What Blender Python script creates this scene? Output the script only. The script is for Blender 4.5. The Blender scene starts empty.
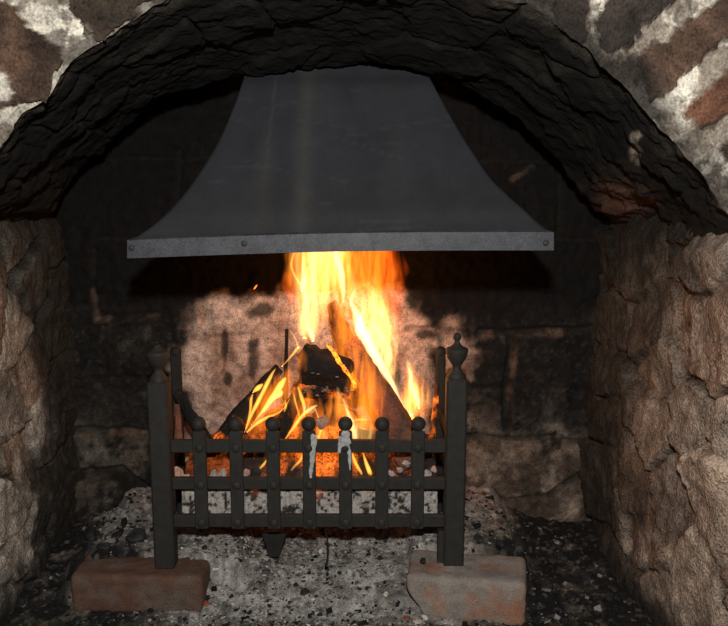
import bpy, math, random
import numpy as np
from mathutils import Vector, Matrix

random.seed(7); rng = np.random.default_rng(11)
SC = bpy.context.scene
COL = SC.collection

# ------------------------------------------------------------------ camera model (728 x 626)
F = 850.0; PITCH = math.radians(10.0); EYE = 0.714
cp, sp = math.cos(PITCH), math.sin(PITCH)
def P(px, py, Y):
    """world point at distance Y (along the ground) seen at photo position px, py"""
    u = (px - 364.0) / F; v = (313.0 - py) / F
    k = Y / (cp + v * sp)
    return np.array([u * k, Y, EYE + k * (v * cp - sp)])
def Pz(px, py, z):
    u = (px - 364.0) / F; v = (313.0 - py) / F
    k = (z - EYE) / (v * cp - sp)
    return np.array([u * k, k * (cp + v * sp), z])
def Px(px, py, x):
    u = (px - 364.0) / F; v = (313.0 - py) / F
    k = x / u
    return np.array([x, k * (cp + v * sp), EYE + k * (v * cp - sp)])
def pix(pts):
    d = pts - np.array([0, 0, EYE])
    dep = d[:, 1] * cp - d[:, 2] * sp
    up = d[:, 1] * sp + d[:, 2] * cp
    return 364 + F * d[:, 0] / dep, 313 - F * up / dep
def lin(c):
    c = np.asarray(c, float) / 255.0
    return np.where(c <= 0.04045, c / 12.92, ((c + 0.055) / 1.055) ** 2.4)

# ------------------------------------------------------------------ numpy noise
def _hash(ix, iy, iz, seed):
    n = (ix * 374761393 + iy * 668265263 + iz * 1440662683 + seed * 974711) & 0xFFFFFFFF
    n = ((n ^ (n >> 13)) * 1274126177) & 0xFFFFFFFF
    n = (n ^ (n >> 16)) & 0xFFFFFFFF
    return n.astype(np.float64) / 4294967295.0
def vnoise(p, seed=0):
    i = np.floor(p).astype(np.int64); f = p - i
    f = f * f * f * (f * (f * 6 - 15) + 10)
    r = 0
    for dx in (0, 1):
        wx = f[:, 0] if dx else 1 - f[:, 0]
        for dy in (0, 1):
            wy = f[:, 1] if dy else 1 - f[:, 1]
            for dz in (0, 1):
                wz = f[:, 2] if dz else 1 - f[:, 2]
                r = r + wx * wy * wz * _hash(i[:, 0] + dx, i[:, 1] + dy, i[:, 2] + dz, seed)
    return r * 2 - 1
def fbm(p, freq, octv=4, seed=0, gain=0.5):
    r = 0; a = 1.0; tot = 0
    q = np.asarray(p) * freq
    for o in range(octv):
        r = r + a * vnoise(q + 17.3 * o, seed + o); tot += a
        a *= gain; q = q * 2.03
    return r / tot
def ridge(p, freq, octv=4, seed=0):
    r = 0; a = 1.0; tot = 0
    q = np.asarray(p) * freq
    for o in range(octv):
        r = r + a * (1 - np.abs(vnoise(q + 9.1 * o, seed + o)) * 2); tot += a
        a *= 0.5; q = q * 2.07
    return r / tot
def sstep(a, b, x):
    t = np.clip((x - a) / (b - a), 0, 1)
    return t * t * (3 - 2 * t)
def mixc(a, b, t):
    t = np.asarray(t)[:, None]
    return a * (1 - t) + b * t
def mixg(a, b, t):
    t = np.asarray(t)[:, None]
    return np.exp(np.log(np.maximum(a, .004)) * (1 - t) + np.log(np.maximum(b, .004)) * t)
def voro(q, seeds):
    """nearest seed id and border distance measure (F2-F1)"""
    N = len(q); d1 = np.full(N, 1e9); d2 = np.full(N, 1e9); idx = np.zeros(N, int)
    for k, s in enumerate(seeds):
        d = np.sqrt(((q - s[:2]) ** 2).sum(1))
        if len(s) > 2: d = d / s[2]
        c = d < d1
        d2 = np.where(c, d1, np.minimum(d2, d)); idx = np.where(c, k, idx); d1 = np.where(c, d, d1)
    return idx, d2 - d1
def poly_sd(q, poly):
    """signed distance, positive inside"""
    poly = np.asarray(poly, float); N = len(q)
    best = np.full(N, 1e9); ins = np.zeros(N, bool)
    for a, b in zip(poly, np.roll(poly, -1, 0)):
        e = b - a; w = q - a
        t = np.clip((w @ e) / (e @ e + 1e-12), 0, 1)
        best = np.minimum(best, np.sqrt(((w - t[:, None] * e) ** 2).sum(1)))
        c = ((a[1] > q[:, 1]) != (b[1] > q[:, 1]))
        xi = (b[0] - a[0]) * (q[:, 1] - a[1]) / (b[1] - a[1] + 1e-12) + a[0]
        ins ^= c & (q[:, 0] < xi)
    return np.where(ins, best, -best)
def resample(pts, n):
    """Catmull-Rom through pts, n points evenly spread"""
    pts = np.asarray(pts, float)
    P0 = np.vstack([2 * pts[0] - pts[1], pts, 2 * pts[-1] - pts[-2]])
    out = []
    for i in range(1, len(P0) - 2):
        a, b, c, d = P0[i - 1:i + 3]
        for t in np.linspace(0, 1, 24, endpoint=False):
            out.append(0.5 * (2 * b + (c - a) * t + (2 * a - 5 * b + 4 * c - d) * t * t + (3 * b - a - 3 * c + d) * t ** 3))
    out.append(pts[-1]); out = np.array(out)
    L = np.r_[0, np.cumsum(np.sqrt((np.diff(out[:, :3], axis=0) ** 2).sum(1)))]
    s = np.linspace(0, L[-1], n)
    return np.stack([np.interp(s, L, out[:, k]) for k in range(out.shape[1])], 1)

# ------------------------------------------------------------------ object helpers
def link(o, parent=None):
    COL.objects.link(o)
    if parent is not None: o.parent = parent
    return o
def mesh_obj(name, verts, faces, mat, parent=None, smooth=True, col=None, heat=None, inv=None):
    me = bpy.data.meshes.new(name)
    verts = np.asarray(verts, float)
    if parent is not None:
        verts = verts - np.array(parent_world(parent))
    me.from_pydata(verts.tolist(), [], [tuple(int(i) for i in f) for f in faces])
    if smooth: me.polygons.foreach_set('use_smooth', np.ones(len(me.polygons), bool))
    if col is not None:
        a = me.color_attributes.new('Col', 'FLOAT_COLOR', 'POINT')
        c = np.ones((len(verts), 4)); c[:, :3] = np.clip(col, 0.003, 1); a.data.foreach_set('color', c.ravel())
    if heat is not None:
        a = me.attributes.new('glow_amount', 'FLOAT', 'POINT'); a.data.foreach_set('value', np.asarray(heat, float))
    me.materials.append(mat); me.update()
    o = bpy.data.objects.new(name, me)
    return link(o, parent)
def parent_world(p):
    v = Vector((0, 0, 0))
    while p is not None:
        v += p.location; p = p.parent
    return tuple(v)
def thing(name, label, cat, loc, group=None):
    o = bpy.data.objects.new(name, None); o.empty_display_size = 0.05
    link(o); o.location = loc
    return tag(o, label, cat, group)
def tag(o, label, cat, group=None, kind=None):
    o['label'] = label; o['category'] = cat
    if group: o['group'] = group
    if kind: o['kind'] = kind
    return o
def struct(o, label=None):
    o['kind'] = 'structure'
    if label: o['label'] = label
    return o
def base_at(o, loc):
    """move a mesh object's origin to loc"""
    o.data.transform(Matrix.Translation(-Vector(loc))); o.location = Vector(loc)
    return o
def grid_faces(nu, nv, wrap=False):
    f = []
    for i in range(nu - 1):
        for j in range(nv - (0 if wrap else 1)):
            k = (j + 1) % nv
            f.append((i * nv + j, (i + 1) * nv + j, (i + 1) * nv + k, i * nv + k))
    return f
class MB:
    def __init__(s): s.v = []; s.f = []
    def add(s, verts, faces):
        n = len(s.v); s.v += [tuple(map(float, p)) for p in verts]; s.f += [tuple(n + i for i in q) for q in faces]
    def box(s, c, d, bev=0.0015, rot=None, noise=0):
        """bevelled box: centre c, full size d"""
        c = np.array(c, float); d = np.array(d, float) / 2; b = min(bev, d.min() * .45)
        vs = []; idx = {}
        for sx in (-1, 1):
            for sy in (-1, 1):
                for sz in (-1, 1):
                    for ax in range(3):
                        sg = np.array([sx, sy, sz]); p = sg * (d - b); p[ax] = sg[ax] * d[ax]
                        idx[(sx, sy, sz, ax)] = len(vs); vs.append(p)
        fs = []
        R = (-1, 1)
        def q(ax, s1):
            o = [a for a in range(3) if a != ax]; r = []
            for (a, b2) in ((-1, -1), (1, -1), (1, 1), (-1, 1)):
                sg = [0, 0, 0]; sg[ax] = s1; sg[o[0]] = a; sg[o[1]] = b2; r.append(idx[(*sg, ax)])
            flip = (s1 < 0) ^ (ax == 1)
            return r[::-1] if flip else r
        for ax in range(3):
            for s1 in R: fs.append(q(ax, s1))
        for ax in range(3):          # edge chamfers along ax
            o = [a for a in range(3) if a != ax]
            for a in R:
                for b2 in R:
                    def k(sa, m):
                        sg = [0, 0, 0]; sg[ax] = sa; sg[o[0]] = a; sg[o[1]] = b2; return idx[(*sg, m)]
                    r = [k(-1, o[0]), k(1, o[0]), k(1, o[1]), k(-1, o[1])]
                    flip = (a * b2 > 0) ^ (ax == 1)
                    fs.append(r if not flip else r[::-1])
        for sx in R:
            for sy in R:
                for sz in R:
                    r = [idx[(sx, sy, sz, 0)], idx[(sx, sy, sz, 1)], idx[(sx, sy, sz, 2)]]
                    fs.append(r if sx * sy * sz > 0 else r[::-1])
        vs = np.array(vs)
        if rot is not None: vs = vs @ np.array(rot).T
        s.add(vs + c, fs)
    def lathe(s, c, prof, n=20):
        nu = len(prof); vs = []
        for r, z in prof:
            for k in range(n):
                a = 2 * math.pi * k / n
                vs.append((c[0] + r * math.cos(a), c[1] + r * math.sin(a), c[2] + z))
        s.add(vs, [(q[0], q[3], q[2], q[1]) for q in grid_faces(nu, n, True)])
    def sphere(s, c, r, n=14, sc=(1, 1, 1)):
        prof = [(max(1e-5, math.sin(math.pi * i / n)), -math.cos(math.pi * i / n)) for i in range(n + 1)]
        m = MB(); m.lathe((0, 0, 0), prof, n + 4)
        s.add(np.array(m.v) * r * np.array(sc) + np.array(c), m.f)
    def tube(s, pts, rad, n=10, flat=1.0, cap=True, cusp=False):
        pts = np.asarray(pts, float); rad = np.broadcast_to(np.asarray(rad, float), (len(pts),))
        T = np.gradient(pts, axis=0); T /= np.linalg.norm(T, axis=1)[:, None] + 1e-12
        ref = np.array([0, 1.0, 0.02]); vs = []
        for p, t, r in zip(pts, T, rad):
            a = np.cross(t, ref); a /= np.linalg.norm(a) + 1e-9; b = np.cross(a, t)
            for k in range(n):
                th = 2 * math.pi * k / n
                sn = math.sin(th); vs.append(p + r * (a * math.cos(th) + b * flat * (sn ** 3 if cusp else sn)))
        fs = grid_faces(len(pts), n, True)
        if cap:
            fs.append(tuple(range(n - 1, -1, -1))); m = (len(pts) - 1) * n; fs.append(tuple(m + i for i in range(n)))
        s.add(vs, fs)
    def build(s, name, mat, parent=None, smooth=False, col=None, heat=None):
        return mesh_obj(name, s.v, s.f, mat, parent, smooth, col, heat)

# ------------------------------------------------------------------ materials
def new_mat(name):
    m = bpy.data.materials.new(name); m.use_nodes = True
    nt = m.node_tree; nt.nodes.clear()
    out = nt.nodes.new('ShaderNodeOutputMaterial')
    return m, nt, out
def rock_mat(name, base=None, rough=0.92, fine=(60, 350), var=0.45, bump=0.5, bdist=0.004, spec=0.25, heat=None, tint=None):
    m, nt, out = new_mat(name); N = nt.nodes.new; L = nt.links.new
    b = N('ShaderNodeBsdfPrincipled'); b.inputs['Roughness'].default_value = rough
    b.inputs['Specular IOR Level'].default_value = spec
    tc = N('ShaderNodeTexCoord')
    n1 = N('ShaderNodeTexNoise'); n1.inputs['Scale'].default_value = fine[0]; n1.inputs['Detail'].default_value = 6; n1.inputs['Roughness'].default_value = 0.65
    n2 = N('ShaderNodeTexNoise'); n2.inputs['Scale'].default_value = fine[1]; n2.inputs['Detail'].default_value = 3
    L(tc.outputs['Object'], n1.inputs['Vector']); L(tc.outputs['Object'], n2.inputs['Vector'])
    add = N('ShaderNodeMath'); add.operation = 'ADD'; L(n1.outputs['Fac'], add.inputs[0]); L(n2.outputs['Fac'], add.inputs[1])
    mr = N('ShaderNodeMapRange'); mr.inputs['From Min'].default_value = 0.65; mr.inputs['From Max'].default_value = 1.35
    mr.inputs['To Min'].default_value = 1 - var; mr.inputs['To Max'].default_value = 1 + var
    L(add.outputs[0], mr.inputs['Value'])
    if base is None:
        at = N('ShaderNodeAttribute'); at.attribute_name = 'Col'; c = at.outputs['Color']
    else:
        rgb = N('ShaderNodeRGB'); rgb.outputs[0].default_value = (*base, 1); c = rgb.outputs[0]
        if tint is not None:
            n3 = N('ShaderNodeTexNoise'); n3.inputs['Scale'].default_value = fine[0] * .45; n3.inputs['Detail'].default_value = 4
            L(tc.outputs['Object'], n3.inputs['Vector'])
            r3 = N('ShaderNodeMapRange'); r3.inputs['From Min'].default_value = .46; r3.inputs['From Max'].default_value = .66; L(n3.outputs['Fac'], r3.inputs['Value'])
            mx = N('ShaderNodeMix'); mx.data_type = 'RGBA'; L(r3.outputs[0], mx.inputs[0]); L(c, mx.inputs[6]); mx.inputs[7].default_value = (*tint, 1)
            c = mx.outputs[2]
    mul = N('ShaderNodeVectorMath'); mul.operation = 'SCALE'; L(c, mul.inputs[0]); L(mr.outputs[0], mul.inputs['Scale'])
    L(mul.outputs[0], b.inputs['Base Color'])
    if bump:
        bp = N('ShaderNodeBump'); bp.inputs['Strength'].default_value = bump; bp.inputs['Distance'].default_value = bdist
        L(add.outputs[0], bp.inputs['Height']); L(bp.outputs[0], b.inputs['Normal'])
    if heat:
        at2 = N('ShaderNodeAttribute'); at2.attribute_name = 'glow_amount'
        hm = N('ShaderNodeMapRange'); hm.inputs['From Min'].default_value = 0.75; hm.inputs['From Max'].default_value = 1.35
        L(add.outputs[0], hm.inputs['Value'])
        h = N('ShaderNodeMath'); h.operation = 'MULTIPLY'; L(at2.outputs['Fac'], h.inputs[0]); L(hm.outputs[0], h.inputs[1])
        h2 = N('ShaderNodeMath'); h2.operation = 'MULTIPLY'; L(h.outputs[0], h2.inputs[0]); h2.inputs[1].default_value = heat
        L(h2.outputs[0], b.inputs['Emission Strength']); b.inputs['Emission Color'].default_value = (1, .17, .012, 1)
    L(b.outputs[0], out.inputs['Surface'])
    return m
def flame_mat(name, color, strength, streak=None):
    m, nt, out = new_mat(name); N = nt.nodes.new; L = nt.links.new
    e = N('ShaderNodeEmission'); e.inputs['Color'].default_value = (*color, 1); e.inputs['Strength'].default_value = strength
    if streak:
        tc = N('ShaderNodeTexCoord'); mp = N('ShaderNodeMapping'); mp.inputs['Scale'].default_value = streak
        L(tc.outputs['Object'], mp.inputs['Vector'])
        n = N('ShaderNodeTexNoise'); n.inputs['Scale'].default_value = 1; n.inputs['Detail'].default_value = 3; n.inputs['Distortion'].default_value = .9
        L(mp.outputs[0], n.inputs['Vector'])
        r = N('ShaderNodeMapRange'); r.inputs['From Min'].default_value = .40; r.inputs['From Max'].default_value = .64
        r.inputs['To Min'].default_value = .0 * strength; r.inputs['To Max'].default_value = 2.1 * strength
        L(n.outputs['Fac'], r.inputs['Value']); L(r.outputs[0], e.inputs['Strength'])
    L(e.outputs[0], out.inputs['Volume'])
    try: m.cycles.volume_step_rate = .3
    except Exception: pass
    return m

M = {}
M['wall'] = rock_mat('limewashed_rubble', var=.85, fine=(38, 300), bump=.9, bdist=.006)
M['back'] = rock_mat('sooty_blockwork', var=.85, fine=(70, 420), bump=.5, bdist=.004)
M['arch'] = rock_mat('arch_stone', var=.7, fine=(50, 300), bump=.5, bdist=.005)
M['floor'] = rock_mat('ash_floor', var=.6, fine=(110, 420), bump=.8, bdist=.006)
M['iron'] = rock_mat('cast_iron', base=(.031, .0285, .025), rough=.6, var=.35, fine=(60, 500), bump=.35, bdist=.0012, spec=.22)
M['iron_rear'] = rock_mat('burnt_iron', base=(.018, .016, .014), rough=.75, var=.4, fine=(60, 400), bump=.5, bdist=.0015, spec=.3)
M['hood'] = rock_mat('blackened_steel', rough=.55, var=.14, fine=(25, 300), bump=.05, bdist=.0006, spec=.35)
M['lip'] = rock_mat('worn_steel_lip', base=(.050, .053, .062), rough=.5, var=.65, fine=(60, 420), bump=.1, bdist=.0006, spec=.4)
M['screw'] = rock_mat('screw_steel', base=(.03, .03, .032), rough=.5, var=.2, spec=.4)
M['residue'] = rock_mat('white_residue', base=(.45, .45, .43), rough=.8, var=.5, fine=(140, 500), bump=.7, bdist=.002)
M['brick'] = rock_mat('red_brick', base=(.125, .066, .045), tint=(.13, .10, .08), rough=.95, var=.4, fine=(45, 420), bump=.6, bdist=.003)
M['brick2'] = rock_mat('ashy_brick', base=(.28, .24, .21), tint=(.30, .15, .095), rough=.95, var=.35, fine=(38, 380), bump=.5, bdist=.003)
M['char'] = rock_mat('charred_wood', base=(.012, .011, .010), tint=(.02, .018, .016), rough=.9, var=.6, fine=(70, 300), bump=.9, bdist=.004, heat=5)
M['log'] = rock_mat('scorched_wood', base=(.10, .038, .018), tint=(.045, .02, .012), rough=.85, var=.6, fine=(55, 320), bump=.8, bdist=.004, heat=5)
M['bark'] = rock_mat('reddish_bark', base=(.20, .085, .055), tint=(.07, .045, .035), rough=.9, var=.5, fine=(60, 360), bump=.8, bdist=.004, heat=5)
M['glow'] = rock_mat('glowing_char', base=(.05, .02, .01), rough=.9, var=.5, fine=(120, 400), bump=.5, bdist=.002, heat=9)
M['ash'] = rock_mat('ash_and_embers', var=.5, fine=(120, 420), bump=.8, bdist=.004, heat=6)
M['ash_lump'] = rock_mat('ash_coated', base=(.46, .43, .40), tint=(.22, .2, .19), rough=.95, var=.45, fine=(70, 400), bump=.7, bdist=.003)
M['ash_fleck'] = rock_mat('ash_fleck', base=(.22, .2, .19), rough=.95, var=.5, fine=(120, 400), bump=.5, bdist=.002)
M['ash_pink'] = rock_mat('fire_bleached', base=(.55, .36, .29), tint=(.4, .28, .24), rough=.95, var=.3, fine=(80, 400), bump=.6, bdist=.003)
M['coal'] = rock_mat('charcoal', base=(.016, .016, .017), tint=(.05, .05, .05), rough=.7, var=.5, fine=(90, 300), bump=.8, bdist=.003, spec=.4)
M['chip_ash'] = rock_mat('ash_flake', var=.3, fine=(200, 500), bump=0, rough=.95)
M['fl_orange'] = flame_mat('flame_orange', (1.0, .24, .015), 13, (85, 55, 15))
M['fl_deep'] = flame_mat('flame_deep', (1.0, .11, .004), 9, (85, 60, 18))
M['fl_yellow'] = flame_mat('flame_yellow', (1.0, .54, .14), 24, (90, 60, 14))
M['fl_white'] = flame_mat('flame_white', (1.0, .85, .40), 110)
M['fl_thin'] = flame_mat('flame_thin', (1.0, .45, .06), 260)

# ------------------------------------------------------------------ setting: side walls
SOOT = lin((34, 32, 28))
YB = 1.62
def xr(Y): return 0.445 + (1.62 - Y) * 0.045
def xl(Y): return -0.574 - (1.62 - Y) * 0.02
def side_wall(name, side, seeds_px, stone_cols, res=0.0032):
    Ys = np.arange(1.03, 1.68, res); Zs = np.r_[np.arange(-0.03, 0.80, res), np.arange(0.80, 1.42, 0.02)]
    YY, ZZ = np.meshgrid(Ys, Zs, indexing='ij'); y = YY.ravel(); z = ZZ.ravel()
    x = xr(y) if side > 0 else xl(y)
    p = np.stack([x, y, z], 1)
    seeds = []
    for (a, b, *w) in seeds_px:
        g = Px(a, b, .455 if side > 0 else -.578); seeds.append((g[1], g[2], w[0] if w else 1.0))
    q = np.stack([y, z], 1) + .020 * np.stack([fbm(p, 9, 3, 1), fbm(p, 9, 3, 5)], 1) + .006 * np.stack([fbm(p, 45, 2, 2), fbm(p, 45, 2, 6)], 1)
    idx, bd = voro(q, seeds)
    r = np.random.default_rng(3 + side)
    off = r.uniform(-.004, .007, len(seeds))[idx]
    tilt = r.uniform(-.16, .16, (len(seeds), 2))[idx]
    sd = np.array(seeds)[:, :2][idx]
    crack = sstep(-.25, .35, fbm(p, 7, 3, 21))                       # joints open only here and there
    joint = 1 - sstep(.002, .013, bd)
    joint_w = 1 - sstep(.0, .015, bd)
    h = off + tilt[:, 0] * (q[:, 0] - sd[:, 0]) + tilt[:, 1] * (q[:, 1] - sd[:, 1])
    h = h * (1 - joint_w * .6) - joint * (.001 + .013 * crack)
    h = h + .011 * fbm(p, 8, 4, 31) + .0065 * ridge(p * np.array([1, 1.0, .55]), 20, 5, 41) + .0045 * fbm(p * np.array([1, 1, .6]), 75, 4, 51)
    h = h - .03 * sstep(1.07, 1.02, y)
    h = h - .022 * sstep(.59, .65, z + .02 * fbm(p, 14, 3, 91))
    p[:, 0] -= side * h
    c = np.array([lin(stone_cols[k % len(stone_cols)]) for k in r.integers(0, len(stone_cols), len(seeds))])[idx]
    mott = fbm(p, 16, 5, 61)
    c = c * .8 * (1 + .6 * mott)[:, None]
    wash = sstep(.0, .45, fbm(p * np.array([1, 1, .6]), 14, 5, 71)) * .6                 # remains of limewash
    wash *= sstep(1.55, 1.2, y)
    c = mixc(c, np.array([.56, .51, .45]), wash)
    c = mixc(c, lin((48, 34, 26)), joint * crack * .8)
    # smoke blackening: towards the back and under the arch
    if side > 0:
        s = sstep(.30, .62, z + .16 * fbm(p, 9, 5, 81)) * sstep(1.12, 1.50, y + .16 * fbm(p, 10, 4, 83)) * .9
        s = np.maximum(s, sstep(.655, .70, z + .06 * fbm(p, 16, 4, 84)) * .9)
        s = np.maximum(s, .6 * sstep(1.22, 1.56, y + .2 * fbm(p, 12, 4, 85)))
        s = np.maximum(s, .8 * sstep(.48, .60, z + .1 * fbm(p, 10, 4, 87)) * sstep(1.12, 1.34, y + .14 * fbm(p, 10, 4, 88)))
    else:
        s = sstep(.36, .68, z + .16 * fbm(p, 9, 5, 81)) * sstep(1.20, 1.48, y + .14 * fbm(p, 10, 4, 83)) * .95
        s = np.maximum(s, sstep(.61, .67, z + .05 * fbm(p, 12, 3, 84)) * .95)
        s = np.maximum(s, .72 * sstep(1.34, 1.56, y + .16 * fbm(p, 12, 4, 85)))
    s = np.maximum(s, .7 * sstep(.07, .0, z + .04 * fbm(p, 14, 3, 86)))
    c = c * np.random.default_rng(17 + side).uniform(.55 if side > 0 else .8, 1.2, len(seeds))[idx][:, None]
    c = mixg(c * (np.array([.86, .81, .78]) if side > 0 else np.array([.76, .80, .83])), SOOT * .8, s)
    f = grid_faces(len(Ys), len(Zs))
    if side > 0: f = [q[::-1] for q in f]
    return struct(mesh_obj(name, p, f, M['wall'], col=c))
side_wall('wall_right', 1,
          [(640, 250, .9), (612, 268, .8), (700, 265, 1.2), (650, 320, .9), (612, 325, .8), (700, 335, 1.5), (610, 368, .8), (655, 372, .9), (612, 415, .8),
           (655, 420, 1.), (690, 420, .9), (720, 430, 1.), (612, 465, .8), (640, 480, .8), (705, 510, 1.4), (670, 500, .9), (620, 520, .8), (650, 550, .9), (690, 575, 1.1),
           (620, 560, .7), (655, 600, 1.), (720, 600, 1.2), (760, 350, 1.3), (770, 480, 1.2), (760, 560, 1), (598, 300, .7), (598, 390, .7), (600, 490, .7), (600, 545, .7), (625, 215), (690, 200), (740, 220)],
          [(200, 182, 164), (188, 168, 150), (172, 146, 128), (192, 176, 160), (150, 128, 112), (184, 158, 138)])
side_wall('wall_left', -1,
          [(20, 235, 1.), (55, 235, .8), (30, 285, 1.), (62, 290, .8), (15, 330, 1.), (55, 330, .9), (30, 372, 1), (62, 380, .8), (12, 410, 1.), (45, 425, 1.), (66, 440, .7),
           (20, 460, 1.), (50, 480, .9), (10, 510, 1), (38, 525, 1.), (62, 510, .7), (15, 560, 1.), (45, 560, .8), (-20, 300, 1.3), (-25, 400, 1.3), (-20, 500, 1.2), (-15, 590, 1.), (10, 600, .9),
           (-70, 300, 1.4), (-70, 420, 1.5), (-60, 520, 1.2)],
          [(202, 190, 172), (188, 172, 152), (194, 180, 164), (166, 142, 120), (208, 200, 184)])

# ------------------------------------------------------------------ back wall
def back_wall():
    res = .0036
    Xs = np.arange(-.68, .56, res); Zs = np.r_[np.arange(-.03, .95, res), np.arange(.95, 1.42, .02)]
    XX, ZZ = np.meshgrid(Xs, Zs, indexing='ij'); x = XX.ravel(); z = ZZ.ravel()
    p = np.stack([x, np.full_like(x, YB), z], 1)
    a, b = pix(p)
    w = np.stack([fbm(p, 14, 3, 3), fbm(p, 14, 3, 9)], 1)
    wa = a + 5 * w[:, 0]; wb = b + 5 * w[:, 1]
    # joints of the blockwork: line segments measured on the wall
    J = [((480, 331), (600, 327), 4, 1.), ((508, 330), (507, 428), 5, 1.), ((460, 436), (600, 441), 4, .7), ((548, 497), (590, 468), 4, .9), ((465, 500), (548, 497), 3, .4),
         ((96, 318), (160, 314), 4, .6), ((95, 250), (96, 318), 4, .5), ((70, 430), (160, 433), 4, .8), ((70, 472), (120, 470), 5, 1.), ((118, 470), (152, 492), 5, 1.),
         ((160, 360), (160, 430), 4, .5), ((70, 380), (160, 378), 3, .4), ((100, 240), (250, 238), 3, .5), ((180, 150), (178, 238), 3, .5), ((480, 240), (600, 238), 3, .5), ((556, 100), (560, 238), 3, .5),
         ((190, 338), (250, 334), 3, .4), ((410, 330), (470, 333), 4, .6), ((440, 333), (442, 436), 4, .6), ((250, 440), (440, 440), 3, .5), ((100, 160), (300, 158), 3, .4), ((440, 160), (600, 160), 3, .4)]
    jd = np.zeros(len(x)); q = np.stack([wa, wb], 1)
    for s, e, wd, k in J:
        s = np.array(s, float); e = np.array(e, float); d = e - s
        t = np.clip(((q - s) @ d) / (d @ d), 0, 1)
        dist = np.sqrt(((q - s - t[:, None] * d) ** 2).sum(1))
        jd = np.maximum(jd, k * (1 - sstep(wd * .35, wd * 1.1, dist)))
    h = -.012 * jd + .008 * fbm(p, 7, 4, 13) + .005 * ridge(p, 26, 4, 17) + .003 * fbm(p, 90, 3, 19)
    # left plinth block and right lower block stand proud
    pb = sstep(0, 10, poly_sd(q, [(60, 475), (118, 474), (152, 496), (155, 540), (60, 540)]))
    h = h + .022 * pb
    p[:, 1] -= h
    # colours: soot above, greyish-brown stone low, burnt-clean patch behind the fire
    stone = mixc(np.tile(lin((124, 117, 104)), (len(x), 1)), lin((92, 80, 68)), sstep(-.3, .4, fbm(p, 9, 4, 23)))
    right = sstep(440, 480, a)
    stone = mixc(stone, lin((132, 116, 102)), right * .6)
    c = stone * (1 + .8 * fbm(p, 30, 6, 27, .62))[:, None]
    fleck = sstep(.22, .5, fbm(p, 150, 3, 28))
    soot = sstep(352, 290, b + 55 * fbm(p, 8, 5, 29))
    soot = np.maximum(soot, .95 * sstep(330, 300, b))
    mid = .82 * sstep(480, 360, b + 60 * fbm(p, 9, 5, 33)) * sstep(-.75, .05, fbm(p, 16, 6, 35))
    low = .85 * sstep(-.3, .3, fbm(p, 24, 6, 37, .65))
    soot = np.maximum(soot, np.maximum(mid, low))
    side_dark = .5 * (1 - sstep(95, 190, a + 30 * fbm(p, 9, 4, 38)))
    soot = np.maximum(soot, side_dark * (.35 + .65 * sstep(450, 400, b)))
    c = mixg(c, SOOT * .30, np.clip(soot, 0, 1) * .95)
    c = mixc(c, lin((150, 138, 124)), fleck * .07 * sstep(300, 330, b))
    # clean patch:
    ed = 22 * fbm(p, 13, 5, 43) + 8 * fbm(p, 60, 3, 44)
    pale = sstep(-9, 12, poly_sd(np.stack([a, b], 1), [(183, 350), (196, 322), (222, 306), (262, 298), (290, 284), (400, 284), (420, 300), (436, 330), (440, 520), (180, 520), (186, 420)]) + ed)
    pc = mixc(np.tile(lin((196, 172, 156)), (len(x), 1)), lin((150, 122, 106)), sstep(-.1, .5, fbm(p, 18, 5, 47)))
    c = mixc(c, pc * (1 + .2 * fbm(p, 50, 3, 48))[:, None], pale * (.55 + .45 * sstep(455, 400, a + ed)))
    pr = sstep(-6, 8, poly_sd(np.stack([a, b], 1), [(430, 330), (448, 306), (462, 310), (468, 335), (478, 352), (470, 380), (436, 380)]) + ed * .7)
    c = mixc(c, pc * .9, pr * .8)
    rb = sstep(-8, 10, poly_sd(np.stack([a, b], 1), [(440, 440), (600, 446), (600, 540), (440, 540)]) + ed)
    c = mixc(c, lin((150, 126, 108)) * (1 + .5 * fbm(p, 25, 5, 49))[:, None], rb * .22)
    for (u, v, ru, rv) in ((225, 345, 4, 20), (254, 355, 8, 26), (262, 310, 16, 9), (228, 378, 5, 8), (397, 378, 5, 9), (425, 335, 16, 5), (413, 300, 10, 14)):      # black scorch marks
        s = 1 - sstep(.5, 1.1, np.sqrt(((a - u) / ru) ** 2 + ((b - v) / rv) ** 2) + .45 * fbm(p, 45, 4, 53))
        c = mixc(c, SOOT, s * .85)
    c = mixc(c, lin((40, 34, 28)), jd * .7)
    edge = np.zeros(len(x))
    for s, e in (((96, 319), (158, 316)), ((95, 290), (98, 318)), ((512, 338), (511, 420)), ((485, 335), (560, 331)), ((512, 178), (545, 155)), ((150, 434), (76, 432))):   # pale mortar edges
        s = np.array(s, float); e = np.array(e, float); d = e - s; t = np.clip(((q - s) @ d) / (d @ d), 0, 1)
        edge = np.maximum(edge, 1 - sstep(1, 5, np.sqrt(((q - s - t[:, None] * d) ** 2).sum(1))))
    c = mixc(c, lin((120, 98, 82)), edge * .5 * sstep(-.3, .3, fbm(p, 30, 3, 57)))
    f = [r[::-1] for r in grid_faces(len(Xs), len(Zs))]
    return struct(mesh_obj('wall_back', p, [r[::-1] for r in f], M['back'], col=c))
back_wall()

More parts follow.
